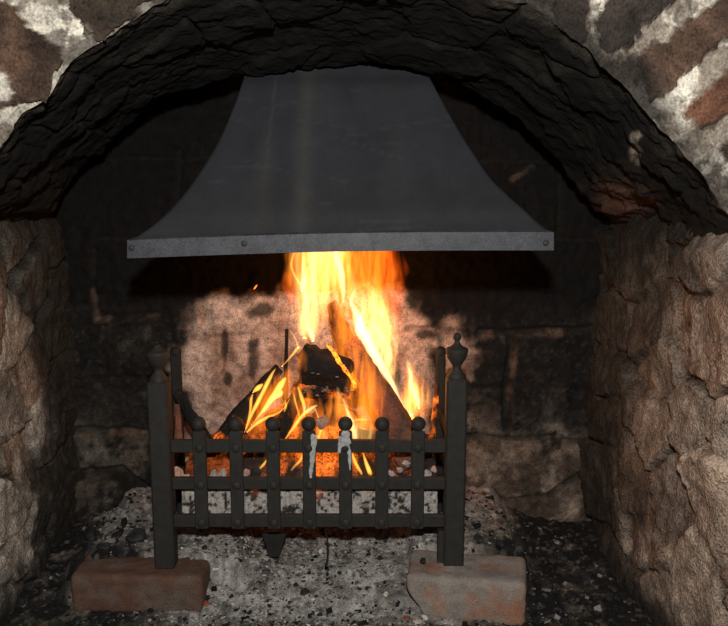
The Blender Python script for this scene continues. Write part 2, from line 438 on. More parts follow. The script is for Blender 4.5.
# ------------------------------------------------------------------ arch: face, soffit and back in one wall
def arch():
    YF = 1.05
    front = [(-165, 640), (-165, 520), (-165, 400), (-162, 300), (-150, 235), (-110, 212), (-75, 196), (-35, 178), (0, 146), (20, 119), (45, 98), (68, 66), (98, 44), (140, 14), (190, -8), (260, -20), (340, -25), (420, -20),
             (490, -8), (545, 14), (590, 52), (622, 86), (650, 118), (680, 150), (700, 172), (716, 196), (735, 220), (765, 236), (800, 250), (815, 300), (820, 400), (820, 520), (820, 640)]
    back = [(8, 640, 1.5), (8, 500, 1.5), (8, 400, 1.5), (8, 300, 1.5), (12, 238, 1.5), (28, 218, 1.5), (48, 208, 1.5), (62, 192, 1.5), (76, 172, 1.49), (92, 155, 1.48), (112, 138, 1.46), (135, 121, 1.44), (165, 104, 1.42), (203, 86, 1.40), (245, 72, 1.385), (292, 65, 1.38), (345, 63, 1.38),
            (400, 66, 1.38), (435, 77, 1.385), (472, 96, 1.40), (510, 120, 1.42), (540, 144, 1.44), (562, 165, 1.46), (580, 186, 1.48), (594, 204, 1.5), (612, 216, 1.5), (638, 224, 1.5), (650, 250, 1.5), (654, 320, 1.5), (654, 400, 1.5), (654, 500, 1.5), (654, 640, 1.5)]
    n = 900
    Fc = resample([P(a, b, YF) for a, b in front], n)
    Bc = resample([P(a, b, Y) for a, b, Y in back], n)
    # outer rim of the face, far outside the frame
    t = np.linspace(0, 1, n)
    cx = -.03
    out = np.zeros((n, 3))
    for i, pnt in enumerate(Fc):
        if pnt[2] < .45: d = np.array([np.sign(pnt[0]), 0, 0.0]); k = .55
        else:
            d = np.array([pnt[0] - cx, 0, pnt[2] - .45]); d /= np.linalg.norm(d); k = .60
        out[i] = pnt + d * k
    NV1, NV2, NV3 = 150, 130, 16
    rows = []; kind = []; vv = []
    for s in (1 - np.linspace(0, 1, NV1)) ** 1.9:                   # face, outside -> edge
        rows.append(Fc * (1 - s) + out * s); kind.append(0); vv.append(s)
    for s in np.linspace(0, 1, NV2)[1:]:                           # soffit
        mid = Fc * (1 - s) + Bc * s
        rows.append(mid); kind.append(1); vv.append(s)
    for s in np.linspace(0, 1, NV3)[1:]:                           # back of the arch rising into the flue
        q = Bc.copy(); q[:, 1] += .012 * min(1, s * 6); q[:, 2] = Bc[:, 2] * (1 - s) + np.maximum(1.41, Bc[:, 2]) * s
        rows.append(q); kind.append(2); vv.append(s)
    nv = len(rows)
    p = np.stack(rows, 1).reshape(-1, 3)                           # (n, nv)
    K = np.tile(np.array(kind), n); V = np.tile(np.array(vv), n)
    U = np.repeat(np.linspace(0, 1, n), nv)
    # rounded arris: pull vertices close to the front edge back along the bisector
    Fr = np.repeat(Fc, nv, 0)
    de = np.linalg.norm(p - Fr, axis=1)
    nrm = np.zeros_like(p)
    ctr = np.stack([np.full(len(p), cx), p[:, 1], np.full(len(p), .40)], 1)
    rad = ctr - p; rad[:, 2] = np.where(p[:, 2] < .45, 0, rad[:, 2]); rad /= np.linalg.norm(rad, axis=1)[:, None] + 1e-9
    nf = np.array([0, -1.0, 0])
    wgt = np.where(K == 0, sstep(0, .03, de) * .5 + .5, .5 - .5 * sstep(0, .03, de))
    nrm = rad * (1 - wgt)[:, None] + nf * wgt[:, None]; nrm /= np.linalg.norm(nrm, axis=1)[:, None]
    nrm[K == 2] = np.array([0, .3, 0])
    a, b = pix(p)
    wq = np.stack([a + 7 * fbm(p, 22, 4, 3) + 3 * fbm(p, 80, 2, 4), b + 7 * fbm(p, 22, 4, 7) + 3 * fbm(p, 80, 2, 8)], 1)
    face = (K == 0)
    # --- the face: stones by outline, pale mortar between
    stones = [
        ([(548, 10), (560, -12), (583, -14), (586, 18), (588, 45), (575, 44), (560, 30)], (66, 56, 50), .004),
        ([(597, 38), (593, 18), (602, 0), (606, -40), (720, -40), (690, -12), (668, 5), (642, 27), (624, 48), (610, 52)], (62, 55, 50), .010),
        ([(642, 52), (668, 34), (705, 12), (740, -8), (790, -40), (800, 0), (735, 32), (702, 60), (678, 84), (662, 97), (650, 100), (637, 84), (632, 66)], (104, 82, 68), .012),
        ([(684, 112), (700, 92), (728, 68), (800, 20), (810, 60), (740, 102), (712, 124), (696, 130), (686, 122)], (118, 82, 64), .011),
        ([(712, 150), (724, 138), (760, 118), (800, 110), (800, 150), (760, 165), (725, 164)], (128, 100, 82), .008),
        ([(735, 200), (760, 180), (820, 170), (820, 230), (760, 235)], (140, 118, 100), .008),
        ([(-90, -30), (0, 0), (15, 2), (26, 16), (42, 34), (60, 46), (65, 58), (52, 84), (42, 101), (20, 106), (0, 108), (-60, 118), (-100, 60)], (98, 76, 62), .011),
        ([(72, -40), (190, -40), (160, -6), (138, 8), (122, 22), (104, 38), (93, 38), (82, 24), (72, 6)], (78, 66, 56), .009),
        ([(-60, 140), (-10, 128), (8, 122), (14, 132), (-4, 146), (-40, 180)], (150, 138, 122), .005),
        ([(0, 70), (6, 72), (13, 92), (12, 101), (-8, 102), (-10, 80)], (205, 198, 184), .004),
        ([(84, 24), (90, 22), (94, 32), (88, 38), (83, 32)], (170, 156, 138), .006),
    ]
    c = np.tile(lin((222, 214, 198)), (len(p), 1)) * (1 + .45 * fbm(p, 30, 5, 11))[:, None]
    c = mixc(c, lin((128, 112, 98)), sstep(.0, .16, fbm(p, 24, 6, 12, .6)) * .75)
    c = mixc(c, lin((70, 60, 54)), sstep(.14, .26, fbm(p, 34, 6, 13, .6)) * .75)
    h = np.zeros(len(p))
    # generic radial voussoirs for the part of the face outside the photograph
    outside = ((a < -25) | (a > 765) | (b < -45)).astype(float)
    ua = np.cumsum(np.r_[0, np.linalg.norm(np.diff(Fc, axis=0), axis=1)])
    uu = np.repeat(ua, nv) + .01 * fbm(p, 9, 3, 15)
    cell = np.floor(uu / .085); fr = uu / .085 - cell
    vs = sstep(.06, .16, np.minimum(fr, 1 - fr)) * sstep(.0, .02, de) * sstep(.33, .30, de)
    vcol = lin((120, 94, 76)) * (.7 + .6 * _hash(cell.astype(np.int64), cell.astype(np.int64) * 0, cell.astype(np.int64) * 0, 5))[:, None]
    c = mixc(c, vcol, vs * outside); h += .01 * vs * outside
    for poly, colr, hh in stones:
        sd = poly_sd(wq, poly)
        m = sstep(-.3, 1.6, sd + 9 * fbm(p, 48, 5, 16, .6))
        st = lin(colr) * (1 + .8 * fbm(p * np.array([1, 1, 1.0]), 26, 5, 19))[:, None]
        st = mixc(st, lin((50, 42, 37)), sstep(-.1, .4, fbm(p, 15, 5, 20)) * .75)
        c = mixc(c, st, m); h = h + hh * m
    # smoke-stained rim of the face beside the opening
    rim = sstep(.052, .004, de + .03 * fbm(p, 16, 4, 23)) * np.where(b > 120, .75, .95)
    rim = np.where((a < 330) & (b > 20), rim * .35, rim)
    c = mixc(c, lin((40, 36, 32)), rim * face)
    top = sstep(0, -30, b) * sstep(150, 190, a) * sstep(560, 520, a)
    # --- soffit: soot-black rough stone
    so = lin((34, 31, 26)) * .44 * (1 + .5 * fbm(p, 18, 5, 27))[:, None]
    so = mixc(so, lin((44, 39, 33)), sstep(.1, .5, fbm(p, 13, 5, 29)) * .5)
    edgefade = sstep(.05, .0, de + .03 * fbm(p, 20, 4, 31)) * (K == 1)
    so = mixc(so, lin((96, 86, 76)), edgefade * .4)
    rr = sstep(-8, 10, poly_sd(wq, [(598, 178), (628, 182), (660, 200), (640, 218), (612, 212), (600, 200)]))
    so = mixc(so, lin((92, 68, 56)), rr * .7)
    for (u, v, r_) in ((636, 152, 9), (634, 140, 6), (640, 160, 6)):
        so = mixc(so, lin((150, 135, 120)), (1 - sstep(.5, 1.1, np.hypot(a - u, b - v) / r_ + .5 * fbm(p, 50, 3, 33))) * .7)
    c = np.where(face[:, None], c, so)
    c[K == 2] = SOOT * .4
    # relief
    fac = np.where(face, .7, 1.0)
    h = h + fac * (.012 * fbm(p, 9, 4, 35))
    led = ridge(p * np.array([.7, 1.1, .9]), 13, 6, 37)
    h = h + np.where(K == 1, .007 * (led - .35), .004 * led)
    blk_i, blk_d = voro(np.stack([uu, de], 1) + .012 * np.stack([fbm(p, 14, 3, 38), fbm(p, 14, 3, 39)], 1),
                        [(r1, r2) for r1, r2 in zip(np.random.default_rng(5).uniform(0, ua[-1], 150), np.random.default_rng(6).uniform(0, .42, 150))])
    h = h + np.where(K == 1, np.random.default_rng(8).uniform(-.006, .006, 150)[blk_i] * sstep(0, .012, blk_d) - .004 * (1 - sstep(.001, .008, blk_d)), 0)
    h = h + .003 * fbm(p, 85, 3, 41)
    h = h + np.where(K == 1, .014 * ridge(p, 17, 4, 42) * sstep(.76, .68, p[:, 2]), 0)
    h = h + .012 * fbm(p, 24, 4, 45) * sstep(.06, .0, de) * (K < 2)
    h[K == 2] = 0
    # ragged lower arch edge at the back
    p = p + nrm * h[:, None]
    f = grid_faces(n, nv)
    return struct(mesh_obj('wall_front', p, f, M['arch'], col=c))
arch()

# unseen lid over the flue, added to keep world light out
m = MB(); m.box((-.05, 1.35, 1.43), (1.6, .8, .04)); struct(m.build('light_block_lid', rock_mat('flue_soot', base=tuple(SOOT), rough=.95)))

# ------------------------------------------------------------------ floor with ash
def ash_height(x, y):
    p = np.stack([x, y, np.zeros_like(x)], 1)
    core = sstep(-.52, -.36, x + .05 * fbm(p, 8, 3, 2)) * sstep(.34, .16, x + .05 * fbm(p, 8, 3, 3))
    heap = core * (.040 * sstep(1.23, 1.35, y) )
    heap = heap + .045 * sstep(1.42, 1.62, y) * sstep(-.62, -.45, x) * sstep(.40, .22, x)
    bk = sstep(-.51, -.46, x + .03 * fbm(p, 20, 3, 12)) * sstep(-.17, -.22, x)
    heap = np.maximum(heap, .071 * bk * sstep(1.285, 1.325, y + .02 * fbm(p, 30, 3, 14)))
    bk2 = sstep(.06, .09, x) * sstep(.29, .25, x + .03 * fbm(p, 20, 3, 12))
    heap = np.maximum(heap, .078 * bk2 * sstep(1.30, 1.345, y + .02 * fbm(p, 30, 3, 15)))
    heap = np.minimum(heap, .085)
    return heap + .006 * fbm(p, 22, 4, 5) + .005 * fbm(p, 70, 3, 7) * 1.0 + .003 * fbm(p, 160, 2, 9)
def floor():
    res = .0034
    Xs = np.r_[np.arange(-1.2, -.64, .03), np.arange(-.64, .56, res), np.arange(.56, 1.2, .03)]; Ys = np.r_[np.arange(.3, 1.1, .03), np.arange(1.1, 1.67, res)]
    XX, YY = np.meshgrid(Xs, Ys, indexing='ij'); x = XX.ravel(); y = YY.ravel()
    z = ash_height(x, y) * sstep(1.0, 1.15, y)
    p = np.stack([x, y, z], 1)
    q = np.stack([x, y, np.zeros_like(x)], 1)
    ashm = sstep(-.40, -.33, x + .07 * fbm(q, 11, 4, 11)) * sstep(.24, .16, x + .07 * fbm(q, 11, 4, 13))
    ashm *= .35 + .65 * sstep(1.21, 1.27, y + .05 * fbm(q, 14, 4, 15))
    back = sstep(1.36, 1.42, y + .05 * fbm(q, 14, 4, 17)) * sstep(-.54, -.48, x + .05 * fbm(q, 12, 4, 18)) * sstep(.32, .24, x + .05 * fbm(q, 12, 4, 19))
    ashm = np.maximum(ashm, back * .75)
    ash = mixc(np.tile(lin((178, 174, 168)), (len(x), 1)), lin((128, 122, 116)), sstep(-.2, .4, fbm(q, 30, 5, 21)))
    ash = mixc(ash, lin((176, 150, 132)), sstep(.1, .3, x) * .7)
    dust = mixc(np.tile(lin((34, 32, 30)), (len(x), 1)), lin((98, 90, 82)), sstep(.0, .5, fbm(q, 26, 5, 23)))
    c = mixc(dust, ash, ashm)
    spk = sstep(.22, .42, fbm(q, 85, 3, 25))
    c = mixc(c, lin((30, 29, 28)), spk * .5)
    spw = sstep(.30, .48, fbm(q, 110, 2, 27))
    c = mixc(c, lin((200, 194, 186)), spw * (.15 + .45 * ashm))
    c = c * (1 + .35 * fbm(q, 60, 4, 29))[:, None]
    return struct(mesh_obj('floor', p, grid_faces(len(Xs), len(Ys)), M['floor'], col=c))
floor()
def ground(x, y): return float(ash_height(np.array([x]), np.array([y]))[0])

def chips(name, n, region, size, cols, label, cat, seed):
    r = np.random.default_rng(seed); mb = MB(); cc = []
    base = np.array([(-1, -1, -1), (1, -1, -1), (1, 1, -1), (-1, 1, -1), (-1, -1, 1), (1, -1, 1), (1, 1, 1), (-1, 1, 1)], float)
    fs = [(0, 3, 2, 1), (4, 5, 6, 7), (0, 1, 5, 4), (1, 2, 6, 5), (2, 3, 7, 6), (3, 0, 4, 7)]
    xs = []; ys = []
    while len(xs) < n:
        x, y = region(r)
        if -.56 < x < .44 and 1.16 < y < 1.6: xs.append(x); ys.append(y)
    zs = ash_height(np.array(xs), np.array(ys))
    for x, y, z in zip(xs, ys, zs):
        s = size * r.lognormal(0, .45) * np.array([r.uniform(.6, 1.4), r.uniform(.6, 1.4), r.uniform(.25, .7)])
        R = np.array(Matrix.Rotation(r.uniform(0, 6.3), 3, 'Z') @ Matrix.Rotation(r.uniform(-.5, .5), 3, 'X') @ Matrix.Rotation(r.uniform(-.5, .5), 3, 'Y'))
        v = (base * r.uniform(.55, 1.1, (8, 3)) * s) @ R.T + np.array([x, y, z + s[2] * .5])
        mb.add(v, fs); k = cols[r.integers(len(cols))]; cc += [lin(k) * r.uniform(.7, 1.3)] * 8
    o = mb.build(name, M['chip_ash'], smooth=False, col=np.array(cc))
    return tag(o, label, cat, kind='stuff')
def reg_heap(r):
    return r.normal(-.10, .13), r.uniform(1.19, 1.58)
def reg_side(r):
    t = r.random()
    if t < .40: return r.uniform(.17, .44), r.uniform(1.18, 1.6)
    if t < .72: return r.uniform(-.56, -.33), r.uniform(1.18, 1.6)
    return r.uniform(-.5, .4), r.uniform(1.18, 1.27)
chips('ash_flakes', 5200, reg_heap, .0014, [(170, 166, 160), (150, 146, 140), (195, 190, 183), (120, 116, 110), (100, 96, 92), (156, 140, 126), (70, 68, 66), (56, 54, 52)],
      'loose pale grey ash flakes scattered over the heap under the grate', 'ash', 21)
chips('charcoal_crumbs', 1700, reg_side, .0021, [(30, 30, 30), (24, 24, 25), (44, 42, 40), (70, 66, 62), (130, 124, 118), (36, 34, 33), (36, 34, 33), (28, 27, 27)],
      'black charcoal crumbs and dust along both sides of the hearth', 'charcoal', 22)
chips('charcoal_specks', 260, reg_heap, .0021, [(30, 30, 30), (24, 24, 25), (50, 46, 44)],
      'small black charcoal specks sprinkled on the pale ash heap', 'charcoal', 23)

# ------------------------------------------------------------------ lumps, bricks, logs
def lump_mesh(size, seed, squash=(1, 1, .7), n=14, rough=.35, flat=0.0):
    mb = MB(); mb.sphere((0, 0, 0), 1.0, n)
    v = np.array(mb.v)
    r = np.random.default_rng(seed)
    for _ in range(9):                                              # planar facets
        d = r.normal(size=3); d /= np.linalg.norm(d); k = r.uniform(.55, .85)
        t = v @ d; v = v - np.maximum(t - k, 0)[:, None] * d
    v = v * (1 + rough * fbm(v + seed * 3.1, 1.6, 4, seed))[:, None]
    return v * size * np.array(squash), mb.f
def lump(name, loc, size, mat, seed, label, cat, group=None, squash=(1, 1, .7), rz=None):
    v, f = lump_mesh(size, seed, squash)
    a = random.uniform(0, 6.28) if rz is None else rz
    R = np.array([[math.cos(a), -math.sin(a), 0], [math.sin(a), math.cos(a), 0], [0, 0, 1]])
    v = v @ R.T
    zmin = v[:, 2].min(); v[:, 2] -= zmin
    me = mesh_obj(name, v, f, mat, smooth=False); me.location = loc
    return tag(me, label, cat, group)
def brick(name, loc, dims, yaw, mat, label, seed, chip=None):
    nx, ny, nz = 44, 22, 16
    # box surface grid built from six faces with merged coordinates
    verts = {}; V = []; Fs = []
    def vid(i, j, k):
        if (i, j, k) not in verts:
            verts[(i, j, k)] = len(V); V.append((i / nx - .5, j / ny - .5, k / nz))
        return verts[(i, j, k)]
    for i in range(nx):
        for j in range(ny):
            Fs.append((vid(i, j, 0), vid(i, j + 1, 0), vid(i + 1, j + 1, 0), vid(i + 1, j, 0)))
            Fs.append((vid(i, j, nz), vid(i + 1, j, nz), vid(i + 1, j + 1, nz), vid(i, j + 1, nz)))
    for i in range(nx):
        for k in range(nz):
            Fs.append((vid(i, 0, k), vid(i + 1, 0, k), vid(i + 1, 0, k + 1), vid(i, 0, k + 1)))
            Fs.append((vid(i, ny, k), vid(i, ny, k + 1), vid(i + 1, ny, k + 1), vid(i + 1, ny, k)))
    for j in range(ny):
        for k in range(nz):
            Fs.append((vid(0, j, k), vid(0, j, k + 1), vid(0, j + 1, k + 1), vid(0, j + 1, k)))
            Fs.append((vid(nx, j, k), vid(nx, j + 1, k), vid(nx, j + 1, k + 1), vid(nx, j, k + 1)))
    v = np.array(V) * np.array(dims); hd = np.array(dims) / 2; c = np.array([0, 0, hd[2]])
    # worn rounded edges
    q = (v - c); r = .009; inner = np.clip(q, -(hd - r), hd - r); d = q - inner; ln = np.linalg.norm(d, axis=1)
    q = inner + d / np.maximum(ln, 1e-9)[:, None] * np.minimum(ln, r)[:, None]
    v = q + c
    if chip:
        for (pt, nv_) in chip:
            nv_ = np.array(nv_, float); nv_ /= np.linalg.norm(nv_); t = (v - np.array(pt)) @ nv_
            v = v - np.maximum(t, 0)[:, None] * nv_
    nn = (v - c) / hd; nn /= np.linalg.norm(nn, axis=1)[:, None] + 1e-9
    v = v + nn * (.0035 * fbm(v + seed, 24, 4, seed) + .0015 * fbm(v, 120, 2, seed))[:, None]
    o = mesh_obj(name, v, Fs, mat, smooth=True)
    o.location = loc; o.rotation_euler.z = yaw
    return o
bl = (Pz(70, 571, .067) + Pz(205, 577, .067)) / 2
o = brick('brick', (bl[0], 1.309, -.001), (.213, .100, .067), math.radians(-2), M['brick'], '', 3)
tag(o, 'sooty dark red brick under the left front post of the grate', 'brick')
br = (Pz(411, 570, .076) + Pz(528, 583, .076)) / 2
o = brick('brick', (br[0] + .003, 1.288, -.004), (.190, .098, .075), math.radians(-9), M['brick2'], '', 8,
          chip=[((-.092, -.049, .050), (-.85, -.12, -.60)), ((.095, -.049, .02), (.5, -.5, -.3))])
tag(o, 'pale ash-stained chipped brick under the right front post of the grate', 'brick')

# ------------------------------------------------------------------ fire grate
GY = 1.283
S = 1.36 / F
grate = thing('fire_grate', 'black cast iron fire basket with knobbed front bars standing on two bricks', 'fire grate', (P(309, 570, GY + .015)[0], GY + .13, .07))
def gx(px, py=480): return P(px, py, GY)[0]
def gz(py): return P(309, py, GY)[2]
PW = .0325
URN = [(9, 0), (9.3, 2), (7.5, 5), (5, 8.5), (4, 11), (4.6, 13), (7, 16.5), (9.4, 20), (10.4, 24), (11.2, 27.5), (11, 29), (9.5, 30), (7, 31), (4, 33.5), (2.6, 36)]
KNOB = [(2.8, 37.5), (3.7, 39.5), (3.9, 41.5), (3, 43.8), (1.2, 45), (.01, 45.3)]
for side, px, ptop in ((-1, 160.5, 383), (1, 455.5, 380)):
    xx = P(px, 480, GY)[0]
    zt = gz(ptop); zb = .0655 if side < 0 else .0665
    mb = MB(); mb.box((xx, GY + PW / 2, (zt + zb) / 2), (PW, PW, zt - zb), .003)
    if side > 0:                                                   # small foot flange on the inner side of the right post
        mb.box((xx - PW / 2 - .004, GY + PW / 2 + .004, zb + .03), (.010, .02, .06), .001)
    po = mb.build('post', M['iron'], grate)
    prof = [(r * S, z * S) for r, z in URN]
    if side > 0: prof += [(r * S, z * S) for r, z in KNOB]
    else: prof += [(1.2 * S, 37.5 * S), (.01, 38 * S)]
    mb = MB(); mb.lathe((xx, GY + PW / 2, zt - .0005), prof, 28)
    fo = mb.build('finial', M['iron'], po, smooth=True)
    fo['label'] = 'urn-shaped finial with a small ball on top' if side > 0 else 'urn-shaped finial whose small top ball is missing'
xL, xR = gx(171), gx(446)
RAILS = [(443, 455.5), (481, 492.5), (518.5, 530.5)]
for t, b_ in RAILS:
    mb = MB(); mb.box(((xL + xR) / 2, GY + .017, (gz(t) + gz(b_)) / 2), (xR - xL + .006, .010, gz(t) - gz(b_)), .0012); mb.build('rail', M['iron'], grate)
BARS = [199.5, 236, 273, 309, 345.5, 382, 418]
for k, px in enumerate(BARS):
    xx = gx(px); zt, zb = gz(433), gz(530.5); wdt = 13.2 * S
    mb = MB(); mb.box((xx, GY + .009, (zt + zb) / 2), (wdt, .009, zt - zb), .0016)
    mb.box((xx, GY + .009, zt + .002), (wdt * .62, .008, .006), .0016)
    bo = mb.build('bar', M['iron'], grate)
    mb = MB(); mb.sphere((xx, GY + .009, gz(425.5)), 7.3 * S, 16); mb.build('knob', M['iron'], bo, smooth=True)
    for t, b_ in RAILS:
        mb = MB(); mb.sphere((xx, GY + .0048, (gz(t) + gz(b_)) / 2), 4.6 * S, 10, (1, .5, 1)); mb.build('rivet', M['iron'], bo, smooth=True)
    if k in (3, 4):
        # white drips run down this bar
        mb = MB()
        drips = [[(312, 434, 1.5), (314, 440, 3.2), (313, 450, 2.6), (312, 462, 2.4), (311, 472, 2.), (311, 478, 1.)]] if k == 3 else \
                [[(345, 430, 2.5), (346, 437, 5), (345, 446, 5.4), (349, 452, 2.4), (350, 462, 1.6), (350, 470, .8)], [(341, 436, 2), (340, 446, 2.4), (339, 453, 1.2)]]
        for d in drips:
            pts = resample([(*P(a, b_, GY + .0035), w * S) for a, b_, w in d], 26)
            pts[:, 0] += .0009 * fbm(pts[:, :3], 120, 2, 5)
            mb.tube(pts[:, :3], pts[:, 3] * (1 + .35 * fbm(pts[:, :3], 160, 2, 6)), 10, .22)
        ro = mb.build('white_residue', M['residue'], bo, smooth=True); ro['label'] = 'white crusty residue run down the bar'
# rear posts, side rails, back rails, bottom bars
RY = 1.49
for side, px in ((-1, 177.5), (1, 440)):
    xx = P(px, 400, RY)[0]; zt = P(px, 352, RY)[2]
    mb = MB(); mb.box((xx, RY, zt / 2 + .02), (.0165, .016, zt - .04), .002); mb.sphere((xx, RY, zt), .0105, 10)
    mb.build('rear_post', M['iron_rear'], grate)
    for t, b_ in RAILS:
        xf = gx(160.5 if side < 0 else 455.5)
        zc = (gz(t) + gz(b_)) / 2
        mb = MB(); pts = np.array([(xf, GY + PW - .002, zc), (xx, RY, zc)]); d = pts[1] - pts[0]; ang = math.atan2(d[0], d[1])
        R = np.array(Matrix.Rotation(-ang, 3, 'Z')); mb.box(pts.mean(0), (.009, np.linalg.norm(d), .019), .0012, R); mb.build('side_rail', M['iron_rear'], grate)
xa, xb = P(177.5, 400, RY)[0], P(440, 400, RY)[0]
for zc in (gz(524.5), gz(487)):
    mb = MB(); mb.box(((xa + xb) / 2, RY, zc), (xb - xa, .009, .018), .0012); mb.build('back_rail', M['iron_rear'], grate)
for k in range(9):
    xx = xL + .012 + (xR - xL - .024) * k / 8
    mb = MB(); mb.box((xx, (GY + .022 + RY) / 2, gz(528)), (.012, RY - GY - .022, .010), .001); mb.build('bottom_bar', M['iron_rear'], grate)
# bracket hanging below the bottom bars
mb = MB(); a, b_, c_ = P(262, 533, 1.36), P(286, 533, 1.36), P(274, 558, 1.36)
tri = [a, b_, P(279, 556, 1.36), P(270, 556, 1.36)]
mb.add([q + np.array([0, -.004, 0]) for q in tri] + [q + np.array([0, .004, 0]) for q in tri], [(0, 3, 2, 1), (4, 5, 6, 7), (0, 1, 5, 4), (1, 2, 6, 5), (2, 3, 7, 6), (3, 0, 4, 7)])
mb.build('bracket', M['iron_rear'], grate)
# wire dangling from the bottom rail
pts = resample([P(a, b_, 1.30) for a, b_ in ((325, 529), (327, 538), (328, 550), (327, 560), (326, 565))], 16)
mb = MB(); mb.tube(pts, .0014, 8); mb.sphere(pts[-1], .003, 8)
o = mb.build('wire', M['iron_rear'], None, smooth=True); base_at(o, pts[0]); tag(o, 'short dark wire dangling below the bottom rail of the grate', 'wire')

# ------------------------------------------------------------------ hood
hood = thing('smoke_hood', 'flared dark steel smoke hood hanging above the fire under the stone arch', 'hood', (P(340, 250, 1.14)[0], 1.36, P(340, 250, 1.14)[2]))
HR = [  # row py left, px left, row py right, px right, Y
    (241.5, 128.0, 233.5, 552.5, 1.140), (236, 138, 228.5, 545, 1.150), (226, 152.5, 221, 535.5, 1.163), (213, 167.5, 209, 523, 1.180), (197, 182, 195.5, 507.5, 1.205), (180, 195, 179, 491, 1.232),
    (160, 208, 160, 477.5, 1.262), (140, 219.5, 140, 464.5, 1.292), (120, 228.5, 120, 452.5, 1.322), (100, 236.5, 100, 441.5, 1.350), (85, 241.5, 85, 433.5, 1.372), (72, 245.5, 72, 427, 1.40), (50, 250, 50, 421, 1.43), (20, 254, 20, 415, 1.45), (-30, 258, -30, 410, 1.46)]
def hood_body():
    rows = []
    for (yl, xl_, yr, xr_, Y) in HR:
        rows.append(np.r_[P(xl_, yl, Y), P(xr_, yr, Y)])
    rows = resample(np.array(rows), 90)
    nf_, ns_ = 90, 26; V = []
    YBK = 1.575
    for r in rows:
        l, q = r[:3], r[3:]
        for s in np.linspace(0, 1, ns_, endpoint=False): V.append((l[0], YBK + (l[1] - YBK) * s, l[2]))
        for s in np.linspace(0, 1, nf_, endpoint=False): V.append(l * (1 - s) + q * s + np.array([0, -.004 * math.sin(math.pi * s) ** .8, 0]))
        for s in np.linspace(0, 1, ns_): V.append((q[0], q[1] + (YBK - q[1]) * s, q[2]))
    V = np.array(V); ncol = ns_ * 2 + nf_
    V[:, 1] += .0016 * fbm(V, 6, 3, 2)
    a, b = pix(V)
    c = np.tile(np.array([.060, .061, .066]), (len(V), 1)) * (1 + .22 * fbm(V * np.array([2.2, 1, .5]), 14, 4, 3))[:, None]
    c = mixc(c, np.array([.060, .054, .046]), sstep(150, 235, b + 25 * fbm(V, 6, 3, 4)) * .5)
    front = (V[:, 1] < 1.5)
    def streak(u0, u1, wd, t0, t1, k, colr):
        uu = u0 + (u1 - u0) * np.clip((b - 67) / 170, 0, 1)
        return np.clip(np.exp(-((a - uu) / wd) ** 2) * sstep(t0 - 15, t0 + 15, b) * sstep(t1 + 25, t1 - 25, b) * k * (1 + .3 * fbm(V, 30, 3, 8)), 0, 1) * front, colr
    for args in ((277, 258, 1.3, 60, 175, .35, (.14, .14, .13)), (309, 300, 9, 60, 236, .55, (.125, .118, .098)), (268, 262, 9, 130, 236, .35, (.11, .10, .082)), (330, 330, 14, 55, 160, .25, (.10, .10, .095)),
                 (392, 400, 22, 60, 220, .14, (.11, .10, .09))):
        s, colr = streak(*args); c = mixc(c, np.array(colr), s)
    for k in range(22):                                            # fine pale scratches
        u, v = random.uniform(190, 500), random.uniform(80, 230); l = random.uniform(8, 40); t = random.uniform(-.25, .35)
        s = (1 - sstep(.4, 1.3, np.abs((b - v) - t * (a - u)))) * (np.abs(a - u) < l) * .25
        c = mixc(c, np.array([.12, .118, .11]), s * front)
    o = mesh_obj('canopy', V, [(q[0], q[3], q[2], q[1]) for q in grid_faces(len(rows), ncol)][:], M['hood'], hood, True, c * np.array([.64, .66, .72]))
    sol = o.modifiers.new('thickness', 'SOLIDIFY'); sol.thickness = .002; sol.offset = -1
    return rows
hrows = hood_body()
def lip():
    T = [P(127.5, 240.5, 1.137), P(553.5, 232.5, 1.137)]; B = [P(127.5, 258, 1.137), P(553.5, 250, 1.137)]
    YBK = 1.575; ns = 10; nf = 40
    def path(l, q):
        pts = [(l[0], YBK + (l[1] - YBK) * s, l[2]) for s in np.linspace(0, 1, ns, endpoint=False)]
        for s in np.linspace(0, 1, nf, endpoint=False):
            w = l * (1 - s) + q * s; w = w + np.array([0, -.004 * math.sin(math.pi * s) ** .8, .0042 * math.sin(math.pi * s)]); pts.append(tuple(w))
        pts += [(q[0], q[1] + (YBK - q[1]) * s, q[2]) for s in np.linspace(0, 1, ns)]
        return np.array(pts)
    top = path(*T); bot = path(*B); cen = np.array([(T[0][0] + T[1][0]) / 2, 1.40, 0])
    def inset(pth, d):
        q = pth.copy(); x0, x1 = pth[:, 0].min(), pth[:, 0].max()
        q[:, 0] = np.clip(q[:, 0], x0 + d, x1 - d); q[:, 1] = np.where(q[:, 1] < 1.25, np.maximum(q[:, 1] + d * (q[:, 1] < 1.15), 0), q[:, 1]); return q
    up = inset(top, .006); up[:, 2] += .002
    lo = inset(bot, .010)
    rings = [up, top, bot, bot * .5 + lo * .5, lo]
    n = len(top); V = np.vstack(rings); F_ = [(q[0], q[1], q[2], q[3]) for q in grid_faces(len(rings), n)]
    o = mesh_obj('lip', V, F_, M['lip'], hood, False); o['label'] = 'lighter grey worn steel band along the lower edge of the hood'
    sol = o.modifiers.new('thickness', 'SOLIDIFY'); sol.thickness = .0015; sol.offset = 0
    for px, py in ((131.5, 248), (244, 243.5), (546, 243)):
        q = P(px, py, 1.1335 if px > 200 and px < 500 else 1.136)
        mb = MB(); mb.sphere(q, .0042, 10, (1, .5, 1)); mb.build('screw', M['screw'], hood, True)
lip()

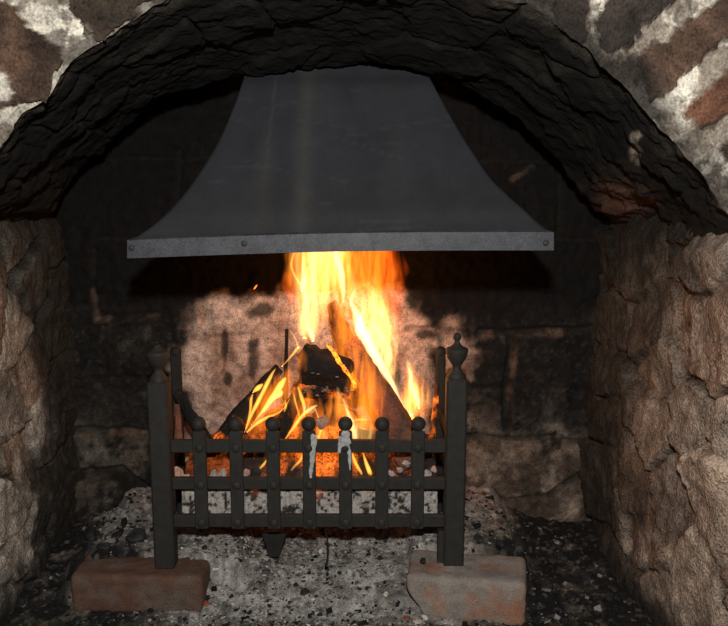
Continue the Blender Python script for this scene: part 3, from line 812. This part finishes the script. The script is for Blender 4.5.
# ------------------------------------------------------------------ fuel: logs and embers
def log_mesh(p0, p1, r0, r1, seed, flat=1.0, n=26, m=34, facets=3, bend=.0, cut=.25):
    p0 = np.array(p0, float); p1 = np.array(p1, float); ax = p1 - p0; L = np.linalg.norm(ax); ax /= L
    a = np.cross(ax, [0, 1, .05]); a /= np.linalg.norm(a); b = np.cross(a, ax)
    r = np.random.default_rng(seed)
    ts = np.r_[0, 0, np.linspace(0, 1, m), 1, 1]; rs = np.r_[.02, .6, np.ones(m), .6, .02]; rs[2] = .93; rs[-3] = .93
    th = np.linspace(0, 2 * math.pi, n, endpoint=False)
    prof = np.ones(n)
    for _ in range(facets):                                        # split faces
        d = r.uniform(0, 2 * math.pi); k = r.uniform(.45, .8); cc = np.cos(th - d)
        prof = np.minimum(prof, np.where(cc > .05, k / np.maximum(cc, .05), 9))
    V = []
    for i, (t, q) in enumerate(zip(ts, rs)):
        R = (r0 + (r1 - r0) * t) * q
        c = p0 + ax * L * t + a * bend * math.sin(math.pi * t)
        e = np.cos(th)[:, None] * a + np.sin(th)[:, None] * b * flat
        V.append(c + e * (prof * R)[:, None])
    V = np.vstack(V)
    cen = np.repeat(p0 + np.outer(ts, ax) * L, n, 0) if False else np.repeat(np.array([p0 + ax * L * t for t in ts]), n, 0)
    d = V - cen; dn = d / (np.linalg.norm(d, axis=1)[:, None] + 1e-9)
    along = (V - p0) @ ax
    q = np.stack([along * .25, d @ a, d @ b], 1)
    rad = (r0 + r1) / 2
    V = V + dn * (rad * (.34 * fbm(q + seed, 45, 4, seed) + .16 * ridge(q + seed, 120, 3, seed + 3) ))[:, None]
    V = V + ax * (rad * .35 * fbm(V * 1.0 + seed, 50, 3, seed + 5))[:, None] * ((along < L * .02) | (along > L * .98))[:, None]
    F_ = grid_faces(len(ts), n, True)
    F_.append(tuple(range(n - 1, -1, -1))); k = (len(ts) - 1) * n; F_.append(tuple(k + i for i in range(n)))
    return V, F_, along / L
def log(p0, p1, r0, r1, mat, seed, label, heat=None, flat=1.0, facets=3, bend=0, name='log'):
    V, F_, t = log_mesh(p0, p1, r0, r1, seed, flat, facets=facets, bend=bend)
    h = np.zeros(len(V)) if heat is None else heat(V, t)
    o = mesh_obj(name, V, F_, mat, None, True, None, h)
    base_at(o, np.array(p0)); return tag(o, label, 'log')
nz_heat = lambda k, f=40, s=3, lo=.15: (lambda V, t: k * sstep(lo, .6, fbm(V, f, 3, s)))
log(P(419, 462, 1.36), P(351, 338, 1.45), .036, .024, M['bark'], 5, 'thick reddish-brown split log leaning up to the left on the right side of the fire',
    lambda V, t: .02 * sstep(.1, .5, fbm(V, 40, 3, 3)) + .12 * sstep(.62, .98, t), flat=.8, facets=3)
log(P(362, 392, 1.49), P(333, 303, 1.47), .030, .012, M['log'], 11, 'dark brown log rising behind the black charred block, wrapped in flames',
    lambda V, t: .02 + .06 * sstep(.0, .5, fbm(V, 40, 3, 7)), facets=2)
blk = log(P(303, 365, 1.415), P(350, 377, 1.40), .047, .030, M['char'], 23, 'black charred block of wood resting on top of the fire, its right edge glowing', None, flat=.8, facets=4)
pts = resample([P(a, b, 1.372) for a, b in ((326, 344), (333, 352), (341, 364), (349, 375), (354, 382), (355, 388))], 40)
mb = MB(); rr = .0032 * (1 + .7 * fbm(pts, 90, 3, 4)); rr[0] *= .3; rr[-1] *= .6
pts = pts + .0015 * np.stack([fbm(pts, 120, 2, 1), fbm(pts, 120, 2, 2), fbm(pts, 120, 2, 3)], 1)
mb.tube(pts, rr, 8)
g = mb.build('glowing_edge', M['glow'], blk, True, None, np.full(len(mb.v), .9)); g['label'] = 'glowing yellow-orange edge'
mb = MB(); fr = random.Random(4)
for k in range(15):
    a = fr.uniform(302, 352); b = 391 + 3 * math.sin(a * .3) + fr.uniform(-3, 5)
    v, f = lump_mesh(.0022 * fr.uniform(.6, 1.7), 40 + k, n=6); mb.add(v + P(a, b, 1.365 + fr.uniform(-.004, .004)), f)
for (a, b) in ((313, 373), (318, 374), (337, 377)):
    v, f = lump_mesh(.0022, 90 + int(a), (1.6, .6, .5), n=6); mb.add(v + P(a, b, 1.367), f)
log(P(292, 388, 1.40), P(352, 398, 1.39), .014, .012, M['char'], 31, 'small black charred stick lying crosswise just beneath the charred block', nz_heat(.3), facets=3)
w = mb.build('ash_flecks', M['ash_fleck'], blk, False); w['label'] = 'pale grey ash flecks along the lower edge'
log(P(205, 460, 1.40), P(279, 368, 1.47), .021, .011, M['char'], 41, 'charred log leaning to the right on the left side, edged with thin flames', lambda V, t: .45 * sstep(.15, .55, fbm(V, 60, 3, 9)), flat=.8, facets=5)
log(P(272, 448, 1.37), P(300, 392, 1.40), .019, .015, M['char'], 47, 'black charred log upright behind the third knob of the grate', nz_heat(.10), facets=3)
log(P(177, 392, 1.462), P(214, 452, 1.42), .010, .014, M['char'], 53, 'thin black stick leaning against the left rear post', None, facets=3)
log(P(176, 405, 1.44), P(179, 452, 1.40), .0065, .0085, M['bark'], 57, 'short reddish stick standing inside the left front post', None, facets=3)
log(P(431, 450, 1.42), P(437, 385, 1.465), .006, .005, M['log'], 59, 'slim upright stick glowing orange for the firelit side of the right rear post', lambda V, t: .5 * sstep(.0, .4, fbm(V, 50, 3, 9)), facets=2)  # its glow stands in for firelight on the rear post's side
log(P(285, 400, 1.53), P(287, 329, 1.535), .0042, .0036, M['char'], 61, 'thin black stick standing upright before the bleached back wall', None, facets=3)
log(P(300, 470, 1.36), P(345, 462, 1.37), .016, .018, M['log'], 67, 'glowing log lying low behind the middle bars of the grate', lambda V, t: .25 + .6 * sstep(-.1, .4, fbm(V, 50, 3, 19)), facets=2)

def ember_bed():
    x0, x1 = gx(166) + .016, gx(450) - .016; y0, y1 = GY + .024, RY - .012
    nx, ny = 190, 90
    XX, YY = np.meshgrid(np.linspace(x0, x1, nx), np.linspace(y0, y1, ny), indexing='ij'); x = XX.ravel(); y = YY.ravel()
    q = np.stack([x, y, 0 * x], 1)
    zb = gz(497)
    ctr = np.exp(-((x - gx(312)) / .10) ** 2)
    z = zb + .004 * fbm(q, 22, 4, 3) + .008 * ridge(q, 34, 4, 5) + .005 * fbm(q, 80, 3, 7)
    z0 = z.copy()
    z += (.6 * sstep(y0 + .018, y0 + .06, y) + .4 * sstep(y0 + .05, y0 + .12, y)) * (.034 + .085 * ctr) * (1 + .3 * fbm(q, 18, 3, 9))
    a, b = pix(np.stack([x, y, z], 1))
    c = mixc(np.tile(lin((170, 165, 158)), (len(x), 1)), lin((60, 54, 50)), sstep(.0, .4, fbm(q, 45, 4, 11)))
    depth = sstep(y0 + .016, y0 + .045, y + .008 * fbm(q, 30, 3, 13))
    c = mixc(c, lin((70, 40, 28)), depth * .75)
    heat = .35 * depth * sstep(.05, .45, fbm(q, 34, 4, 15)) * (.15 + .85 * ctr) * sstep(gx(455), gx(400), x)
    # skirt down to the bars, so the bed is a solid heap
    zlow = gz(530) + .004
    jr = np.tile(np.arange(ny), nx); fk = 26                        # the first rows form the lumpy front slope
    tt = np.clip(jr / fk, 0, 1); zt = np.repeat(z0.reshape(nx, ny)[:, 12], ny)
    yf = y0 + .002 + .014 * tt ** 1.5 + .010 * ridge(np.stack([x, 0 * x, tt * .03], 1), 45, 4, 31) * np.sin(math.pi * np.clip(tt, .0, 1)) + 0 * x
    y = np.where(jr < fk, yf, y0 + .017 + (y1 - y0 - .017) * np.clip((jr - fk) / (ny - 1 - fk), 0, 1)); z = np.where(jr < fk, z, np.interp(y, [y0, y0 + .018, y1], [0, 0, 0]) + z0 + (.6 * sstep(y0 + .018, y0 + .06, y) + .4 * sstep(y0 + .05, y0 + .12, y)) * (.034 + .085 * ctr) * (1 + .3 * fbm(q, 18, 3, 9)))
    dj = sstep(fk, fk + 7, jr + 5 * fbm(q, 40, 3, 41)); c = mixc(c, lin((40, 26, 20)), dj * .85); heat = np.maximum(heat, .5 * dj * sstep(.06, .4, fbm(q, 55, 4, 43)) * (.08 + .92 * ctr ** 2) * sstep(gx(450), gx(400), x)); z = np.where(jr < fk, zlow + (zt - zlow) * tt, z)
    heat = np.where(jr < fk, heat * .2, heat)
    c = np.where((jr < fk)[:, None], mixc(np.tile(lin((176, 170, 163)), (len(x), 1)), lin((52, 48, 45)), sstep(-.02, .3, fbm(np.stack([x, 0 * x, z], 1), 190, 4, 33) + .4 * fbm(np.stack([x, 0 * x, z], 1), 40, 3, 34))), c)
    V = np.stack([x, y, z], 1); F_ = grid_faces(nx, ny)
    ring = [i * ny for i in range(nx)] + [(nx - 1) * ny + j for j in range(1, ny)] + [i * ny + ny - 1 for i in range(nx - 2, -1, -1)] + [j for j in range(ny - 2, 0, -1)]
    nb = len(V); low = V[ring].copy(); low[:, 2] = zlow
    V = np.vstack([V, low]); c = np.vstack([c, c[ring]]); heat = np.r_[heat, heat[ring] * .3]
    m_ = len(ring)
    for i in range(m_):
        j = (i + 1) % m_; F_.append((ring[i], nb + i, nb + j, ring[j]))
    F_.append(tuple(nb + i for i in range(m_)))
    o = mesh_obj('ember_bed', V, F_, M['ash'], None, True, c, heat); base_at(o, (gx(309), (y0 + y1) / 2, zlow))
    return tag(o, 'bed of grey ash and glowing orange embers lying inside the grate', 'embers', kind='stuff')
ember_bed()
# lumps on the bed, seen between the bars
for k, (a, b, sz, mt, sq) in enumerate([(177, 478, .013, 'ash_pink', (1, .8, 1.3)), (186, 480, .008, 'ash_lump', (.8, .8, 1.2)), (214, 480, .0085, 'ash_lump', (.8, .8, 1.4)), (222.5, 480, .0095, 'ash_lump', (.8, .8, 1.4)),
                                       (391, 474, .0075, 'ash_lump', (1, .9, .8)), (399, 478, .009, 'ash_lump', (1.2, .9, .6)), (400, 470, .007, 'ash_lump', (1.1, .9, .8)), (406, 464, .0075, 'ash_lump', (1.1, .9, .8)), (427, 476, .0085, 'ash_lump', (1, .9, 1)), (434, 470, .006, 'ash_pink', (1, .9, 1)),
                                       (255, 478, .010, 'coal', (1, .9, 1.2)), (246, 476, .009, 'ash_pink', (.8, .9, 1.0)), (290, 482, .010, 'ash_pink', (1.1, .9, .8)), (327, 482, .009, 'coal', (1.1, .9, .9))]):
    q = P(a, b, GY + .058)
    lab = {0: 'pinkish fire-bleached wedge between the left front post and the first bar', 10: 'black coal behind the gap between the second and third bars', 11: 'pale pink coal just right of the second bar', 12: 'pale pink coal in the gap between the third and fourth bars',
           13: 'dark coal in the gap between the fourth and fifth bars', 9: 'pinkish coal in the gap beside the right front post', 8: 'grey ash-coated coal right of the seventh bar', 1: 'small grey coal beside the pink wedge left of the first bar'}.get(k)
    grp = None
    if lab is None:
        if k in (2, 3): lab, grp = 'whitish ash-coated coal between the first and second bars', 'ash-coated coals between first and second bars'
        else: lab, grp = 'small white ash-coated coal between the sixth and seventh bars', 'ash-coated coals between sixth and seventh bars'
    lump('coal', (q[0], q[1], q[2] - sz * .7), sz, M[mt], 200 + k, lab, 'coal', grp, sq)
for k, (a, b, Y, sz) in enumerate([(322, 426, 1.345, .013), (309, 410, 1.38, .010)]):
    q = P(a, b, Y); lump('coal', (q[0], q[1], q[2] - .006), sz, M['ash_pink'], 260 + k, ['pale pinkish coal glowing beside the fourth knob of the grate', 'pale pinkish coal beneath the charred stick, above the fourth knob'][k], 'coal', None, (1.2, .8, .8))
# charcoal lumps on the hearth
for k, (a, b, sz, lab) in enumerate([(137, 541, .016, 'large cracked charcoal lump on the ash behind the left post'), (92, 541, .012, 'black charcoal lump at the foot of the left back corner'), (104, 549, .009, None), (122, 556, .008, None), (100, 560, .007, None),
                                     (304, 606, .010, 'black charcoal splinter on the ash heap below the middle of the grate'), (340, 572, .006, None), (296, 588, .006, None), (255, 590, .005, None), (360, 600, .005, None), (230, 566, .006, None), (380, 560, .006, None), (205, 549, .007, None),
                                     (423, 563, .008, 'black charcoal fragment on the pale brick beside the right post'), (478, 541, .009, None), (500, 547, .008, None), (520, 553, .007, None), (560, 560, .010, None), (585, 580, .009, None), (570, 600, .010, None), (610, 600, .009, None), (550, 590, .008, None), (600, 565, .009, None), (30, 590, .011, None), (20, 606, .010, None), (45, 578, .010, None), (52, 600, .008, None), (250, 617, .006, None), (320, 618, .006, None)]):
    z = .03
    for _ in range(8):
        q = Pz(a, b, z); z = ground(q[0], q[1])
    if 140 < a < 430 and b > 545: sz *= .75
    if k == 13: q = Pz(a, b, .077); z = .0775
    grp = None
    if lab is None:
        if 470 < a < 540: lab, grp = 'small black charcoal lump on the ash right of the grate', 'charcoal lumps right of the grate'
        elif a > 540: lab, grp = 'black charcoal lump in the dark dust by the right wall', 'charcoal lumps by the right wall'
        elif a < 70: lab, grp = 'black charcoal lump in the dark dust by the left wall', 'charcoal lumps by the left wall'
        elif a < 140: lab, grp = 'small black charcoal lump on the ash behind the left brick', 'charcoal lumps behind the left brick'
        else: lab, grp = 'small black charcoal lump on the pale ash heap in front', 'charcoal lumps on the ash heap'
    lump('charcoal_lump', (q[0], q[1], z - .001), sz, M['coal'], 300 + k, lab, 'charcoal', grp, (1.2, .9, .75))
q = Pz(200, 606, .01); lump('ember_fragment', (q[0] + .01, q[1], ground(q[0], q[1]) - .001), .006, rock_mat('rust_orange', base=(.35, .10, .04), var=.5), 401, 'tiny rust-orange fragment beside the left brick', 'fragment', None, (1.6, .9, .5))
q = Pz(418, 618, .01); lump('ember_fragment', (q[0], q[1], ground(q[0], q[1]) - .001), .006, rock_mat('pale_flake', base=(.5, .42, .38), var=.5), 402, 'tiny pale flake beside the chipped corner of the right brick', 'fragment', None, (1.6, .9, .5))
q = Pz(409, 616, .01); lump('ember_fragment', (q[0] - .003, q[1], ground(q[0], q[1]) - .001), .005, bpy.data.materials['rust_orange'], 403, 'tiny rust-orange crumb left of the right brick', 'fragment', None, (1.4, .9, .5))

# ------------------------------------------------------------------ flames
fire = thing('flames', 'tall orange and yellow flames rising from the logs to the hood', 'fire', tuple(P(320, 470, 1.42)))
fr = np.random.default_rng(77)
def tongue(mat, pts, Y, flat=.75, Y2=None, wob=.06, nseg=34):
    n = len(pts); A = []
    for i, (a, b, w) in enumerate(pts):
        yy = Y if Y2 is None else Y + (Y2 - Y) * i / (n - 1)
        A.append((*P(a, b, yy), w * yy / F))
    A = resample(A, nseg); c = A[:, :3]; r = np.maximum(A[:, 3], .0003)
    s = fr.uniform(0, 50)
    c = c + (wob * np.mean(r)) * 2 * np.stack([fbm(c + s, 28, 2, 1), fbm(c + s, 28, 2, 2) * .6, 0 * r], 1)
    r = r * (1 + 2 * wob * fbm(c + s, 40, 2, 3)); r[0] *= .35; r[-1] *= .15
    mb = MB(); mb.tube(c, r * 1.25, 24, flat * 1.15, cusp=True)
    return mb.build('flame', M[mat], fire, True)
T = tongue
# upper sheet under the hood
T('fl_yellow', [(306, 338, 6), (309, 318, 12), (312, 300, 17), (316, 284, 22), (318, 266, 26), (320, 248, 26), (322, 225, 16), (324, 205, 3)], 1.44, .6)
T('fl_orange', [(312, 335, 8), (318, 312, 15), (322, 295, 24), (322, 275, 30), (322, 252, 30), (320, 225, 20), (320, 200, 4)], 1.46, .9)
T('fl_yellow', [(345, 320, 3), (341, 300, 8), (339, 280, 11), (337, 262, 11), (334, 245, 10), (330, 220, 3)], 1.42, .6)
T('fl_white', [(343, 304, 1), (343, 290, 2.6), (341, 272, 3.4), (337, 258, 3), (333, 240, 1)], 1.41, .7)
T('fl_white', [(302, 291, 2.), (303, 283, 2.6), (306, 274, 1.4), (309, 266, .5)], 1.41, .7)
T('fl_thin', [(303, 291, .6), (312, 293, .9), (322, 293.5, 1.), (332, 291, .8), (336, 288, .4)], 1.41, .7)
T('fl_thin', [(303, 288, .8), (295, 276, 1.2), (291.5, 266, 1.2), (293, 256, 1.), (298, 246, .6)], 1.42, .7)
T('fl_yellow', [(316, 345, 1), (314, 335, 6), (312, 322, 6), (314, 306, 3), (317, 298, 1)], 1.40, .6)
T('fl_white', [(313, 341, 2.), (312, 336, 3), (309, 328, 2), (307, 318, .5)], 1.40, .6)
T('fl_deep', [(300, 320, 3), (294, 300, 7), (290, 285, 8), (291, 270, 5), (296, 258, 1)], 1.48, .8)
# right sheet
T('fl_orange', [(375, 350, 14), (372, 325, 22), (368, 300, 26), (364, 275, 26), (362, 250, 24), (358, 220, 14), (356, 200, 3)], 1.47, .8)
T('fl_deep', [(392, 340, 8), (388, 310, 16), (384, 285, 20), (382, 262, 20), (380, 240, 14), (378, 215, 3)], 1.50, .8)
T('fl_yellow', [(390, 380, 3), (382, 355, 10), (374, 335, 15), (366, 315, 14), (358, 298, 8), (352, 280, 5), (348, 262, 2)], 1.45, .6)
T('fl_yellow', [(393, 385, 2), (390, 360, 8), (386, 335, 11), (381, 312, 11), (376, 296, 5), (372, 284, 1)], 1.47, .5)
T('fl_white', [(404, 410, 1.5), (394, 388, 3), (382, 367, 4), (372, 350, 5.5), (364, 334, 6), (358, 318, 4), (352, 304, 2), (347, 294, .6)], 1.44, .6)
T('fl_white', [(360, 340, 1), (359, 330, 4), (361, 318, 3), (365, 306, 1)], 1.43, .6)
T('fl_white', [(420, 300, .01), (421, 304, .01), (422, 308, .01)], 1.44) if False else None
T('fl_white', [(420, 304, 1), (421, 299, 1.6), (424, 291, .8)], 1.41, .6) if False else T('fl_white', [(420 - 70 + 1, 306, 1), (352, 298, 2), (355, 289, .8)], 1.42, .6)
T('fl_yellow', [(397, 400, 2), (394, 380, 5), (391, 360, 4), (388, 345, 2), (386, 330, .8)], 1.46, .6)
# small flame right
T('fl_orange', [(412, 418, 12), (416, 400, 16), (414, 380, 10), (410, 362, 3)], 1.44, .9)
T('fl_yellow', [(406, 418, 7), (411, 404, 11), (414, 390, 9), (411, 374, 5), (407, 358, 1.5)], 1.425, .9)
T('fl_orange', [(408, 416, 9), (411, 402, 14), (413, 388, 12), (411, 374, 6), (407, 360, 2)], 1.43, .6)
T('fl_yellow', [(409, 415, 8), (413, 400, 9), (413, 388, 7), (411, 376, 4), (408, 362, 1.5)], 1.42, .5)
T('fl_white', [(419, 408, 1.5), (416, 398, 2.6), (411, 385, 2.6), (411, 376, 2.2), (408, 366, 1), (405, 350, .3)], 1.41, .6)
T('fl_white', [(404, 411, 1.2), (409, 414, 1.8), (414, 415, 1)], 1.40, .6)
T('fl_yellow', [(424, 412, 1), (428, 398, 2.5), (430, 386, 1.6), (432, 376, .4)], 1.45, .6)
# orange sheet in front of the leaning log
T('fl_orange', [(360, 425, 10), (364, 405, 14), (364, 385, 13), (360, 365, 9), (356, 345, 5), (352, 325, 2)], 1.385, .4)
T('fl_deep', [(368, 430, 9), (370, 410, 10), (366, 390, 9), (362, 370, 5)], 1.375, .5)
T('fl_orange', [(362, 428, 14), (366, 408, 20), (366, 385, 18), (362, 362, 12), (357, 345, 4)], 1.37, .7)
T('fl_orange', [(352, 390, 10), (350, 365, 15), (347, 340, 14), (343, 318, 9), (340, 302, 3)], 1.43, .6)
T('fl_yellow', [(310, 345, 3), (306, 325, 9), (304, 308, 12), (308, 292, 12), (310, 270, 10), (314, 250, 4)], 1.45, .6)
T('fl_orange', [(250, 436, 6), (262, 415, 14), (276, 395, 15), (290, 375, 8), (298, 362, 2)], 1.40, .7)
T('fl_orange', [(300, 440, 12), (306, 420, 18), (302, 400, 14), (296, 385, 5)], 1.385, .7)
T('fl_orange', [(335, 444, 14), (338, 425, 18), (338, 408, 14), (336, 392, 5)], 1.38, .7)
T('fl_yellow', [(378, 372, 4), (384, 350, 12), (382, 330, 14), (377, 312, 12), (370, 295, 7), (366, 280, 2)], 1.46, .6)
T('fl_orange', [(345, 340, 10), (346, 320, 13), (343, 305, 9), (340, 295, 3)], 1.44, .4)
# below the charred block
T('fl_yellow', [(356, 442, 5), (350, 425, 7), (344, 408, 6), (339, 394, 4), (337, 386, 1)], 1.365, .6)
T('fl_white', [(356, 440, 2.5), (352, 424, 3), (347, 410, 1.6), (343, 398, 1)], 1.355, .6)
T('fl_yellow', [(364, 444, 9), (364, 432, 11), (366, 422, 8), (370, 416, 2)], 1.36, .5)
T('fl_orange', [(340, 425, 7), (338, 408, 8), (336, 396, 6), (334, 388, 1)], 1.375, .5)
T('fl_yellow', [(323, 444, 5), (322, 434, 5), (318, 420, 2), (316, 408, .8)], 1.35, .5)
T('fl_thin', [(368, 420, .6), (360, 419.5, 1.4), (352, 421, .8)], 1.35, .6)
# left streaks
T('fl_orange', [(300, 410, 4), (297, 396, 8), (296, 382, 6), (297, 370, 4), (302, 358, 5), (300, 346, 2)], 1.375, .6)
T('fl_orange', [(306, 372, 2), (303, 362, 5), (301, 350, 3), (299, 342, .8)], 1.38, .5)
for pts in ([(245, 432, .6), (250, 418, 1.4), (258, 402, 1.8), (266, 386, 2.0), (272, 374, 1.2), (276, 368, .4)],
            [(252, 425, .6), (262, 412, 1.6), (272, 398, 3.0), (280, 386, 3.2), (286, 377, 1.2)],
            [(264, 411, .6), (272, 400, 1.6), (280, 394, 2.6), (282, 390, .8)],
            [(247, 432, 1.2), (256, 424, 1.6), (266, 418, 1.4), (276, 414, 1.0), (284, 408, .8), (290, 398, .4)],
            [(246, 428, .6), (250, 412, 1.2), (251, 400, 1.4), (253, 393, .5)],
            [(253, 392, 1), (258, 388, 2.4), (263, 384, 1)],
            [(285, 400, .5), (286, 406, 1.2), (284, 412, .6)],
            [(283, 442, .6), (292, 430, 1.4), (302, 416, 1.6), (312, 408, 1.4), (318, 405, .6)],
            [(304, 418, .6), (304, 406, 1.6), (301, 396, 1.8), (298, 386, .8)],
            [(300, 418, .5), (296, 404, 1.2), (293, 392, .6)],
            [(287, 479, .6), (290, 472, 1.7), (295, 466, 1.3), (301, 459, 1.1), (304, 448, .4)],
            [(318, 478, 1), (316, 473, 1.6), (314, 466, .6)],
            [(361, 479, .5), (361, 473, 1.5), (356, 464, 1.7), (352, 454, 1.2), (350, 446, .4)],
            [(371, 480, .8), (370, 473, 2.4), (366, 462, 1.6), (363, 452, .5)],
            [(256, 480, .8), (258, 472, 1.4), (264, 464, 1.2), (268, 458, .5)],
            [(282, 366, .5), (288, 360, 1), (296, 350, 1.4), (300, 346, 1.)],
            [(298, 348, .8), (296, 340, .8), (290, 330, .5)],
            [(318, 440, .8), (321, 428, 1.6), (318, 416, 1), (314, 406, .5)]):
    Y = 1.345 if pts[0][1] > 445 else 1.37
    T('fl_thin', pts, Y, .8, wob=.12)
for pts in ([(250, 430, 5), (262, 412, 8), (274, 396, 8), (284, 380, 4)], [(290, 440, 5), (300, 420, 8), (304, 404, 7), (300, 390, 3)], [(310, 440, 8), (318, 424, 9), (316, 408, 5)],
            [(296, 480, 6), (298, 470, 8), (302, 458, 6)], [(325, 480, 6), (326, 468, 9), (328, 456, 6)], [(364, 480, 7), (364, 466, 9), (360, 452, 6)], [(262, 482, 4), (263, 470, 6), (266, 458, 4)]):
    T('fl_deep', pts, 1.37 if pts[0][1] > 445 else 1.40, .7)
# a spark
q = P(255.5, 287, 1.45); mb = MB(); mb.tube(resample([q + np.array([-.003, 0, -.004]), q, q + np.array([.003, 0, .004])], 6), [.0006, .0012, .0014, .0014, .0012, .0006], 8)
o = mb.build('spark', M['glow'], None, True, None, np.full(len(mb.v), .5)); base_at(o, q); tag(o, 'single orange spark flying left of the flames under the hood', 'spark')

# ------------------------------------------------------------------ light
def light(name, kind, loc, power, color, radius, aim=None, angle=None, blend=.5):
    l = bpy.data.lights.new(name, kind); l.energy = power; l.color = color; l.shadow_soft_size = radius
    if angle: l.spot_size = angle; l.spot_blend = blend
    o = bpy.data.objects.new(name, l); link(o); o.location = loc
    if aim is not None: o.rotation_euler = (Vector(aim) - Vector(loc)).to_track_quat('-Z', 'Y').to_euler()
    return o
light('camera_flash', 'SPOT', (.0, .0, EYE + .185), 54, (1.0, .97, .92), .022, (0, 1.4, .42), math.radians(110), .9)
light('fire_light', 'POINT', tuple(P(340, 300, 1.44)), .55, (1, .36, .11), .05)
light('fire_light', 'POINT', tuple(P(370, 370, 1.47)), .50, (1, .34, .10), .04)
light('fire_light', 'POINT', tuple(P(290, 400, 1.45)), .25, (1, .30, .08), .035)
w = bpy.data.worlds.new('room'); SC.world = w; w.use_nodes = True
bg = w.node_tree.nodes['Background']; bg.inputs['Color'].default_value = (.9, .95, 1, 1); bg.inputs['Strength'].default_value = .014

# ------------------------------------------------------------------ camera, view
cam = bpy.data.cameras.new('camera'); cam.sensor_width = 36; cam.lens = F / 728 * 36; cam.clip_start = .02
co = bpy.data.objects.new('camera', cam); link(co); co.location = (0, 0, EYE); co.rotation_euler = (math.pi / 2 - PITCH, 0, 0)
SC.camera = co
vs = SC.view_settings; vs.view_transform = 'Standard'; vs.look = 'None'; vs.exposure = 0; vs.gamma = 1; vs.use_curve_mapping = False
SC.cycles.use_denoising = True
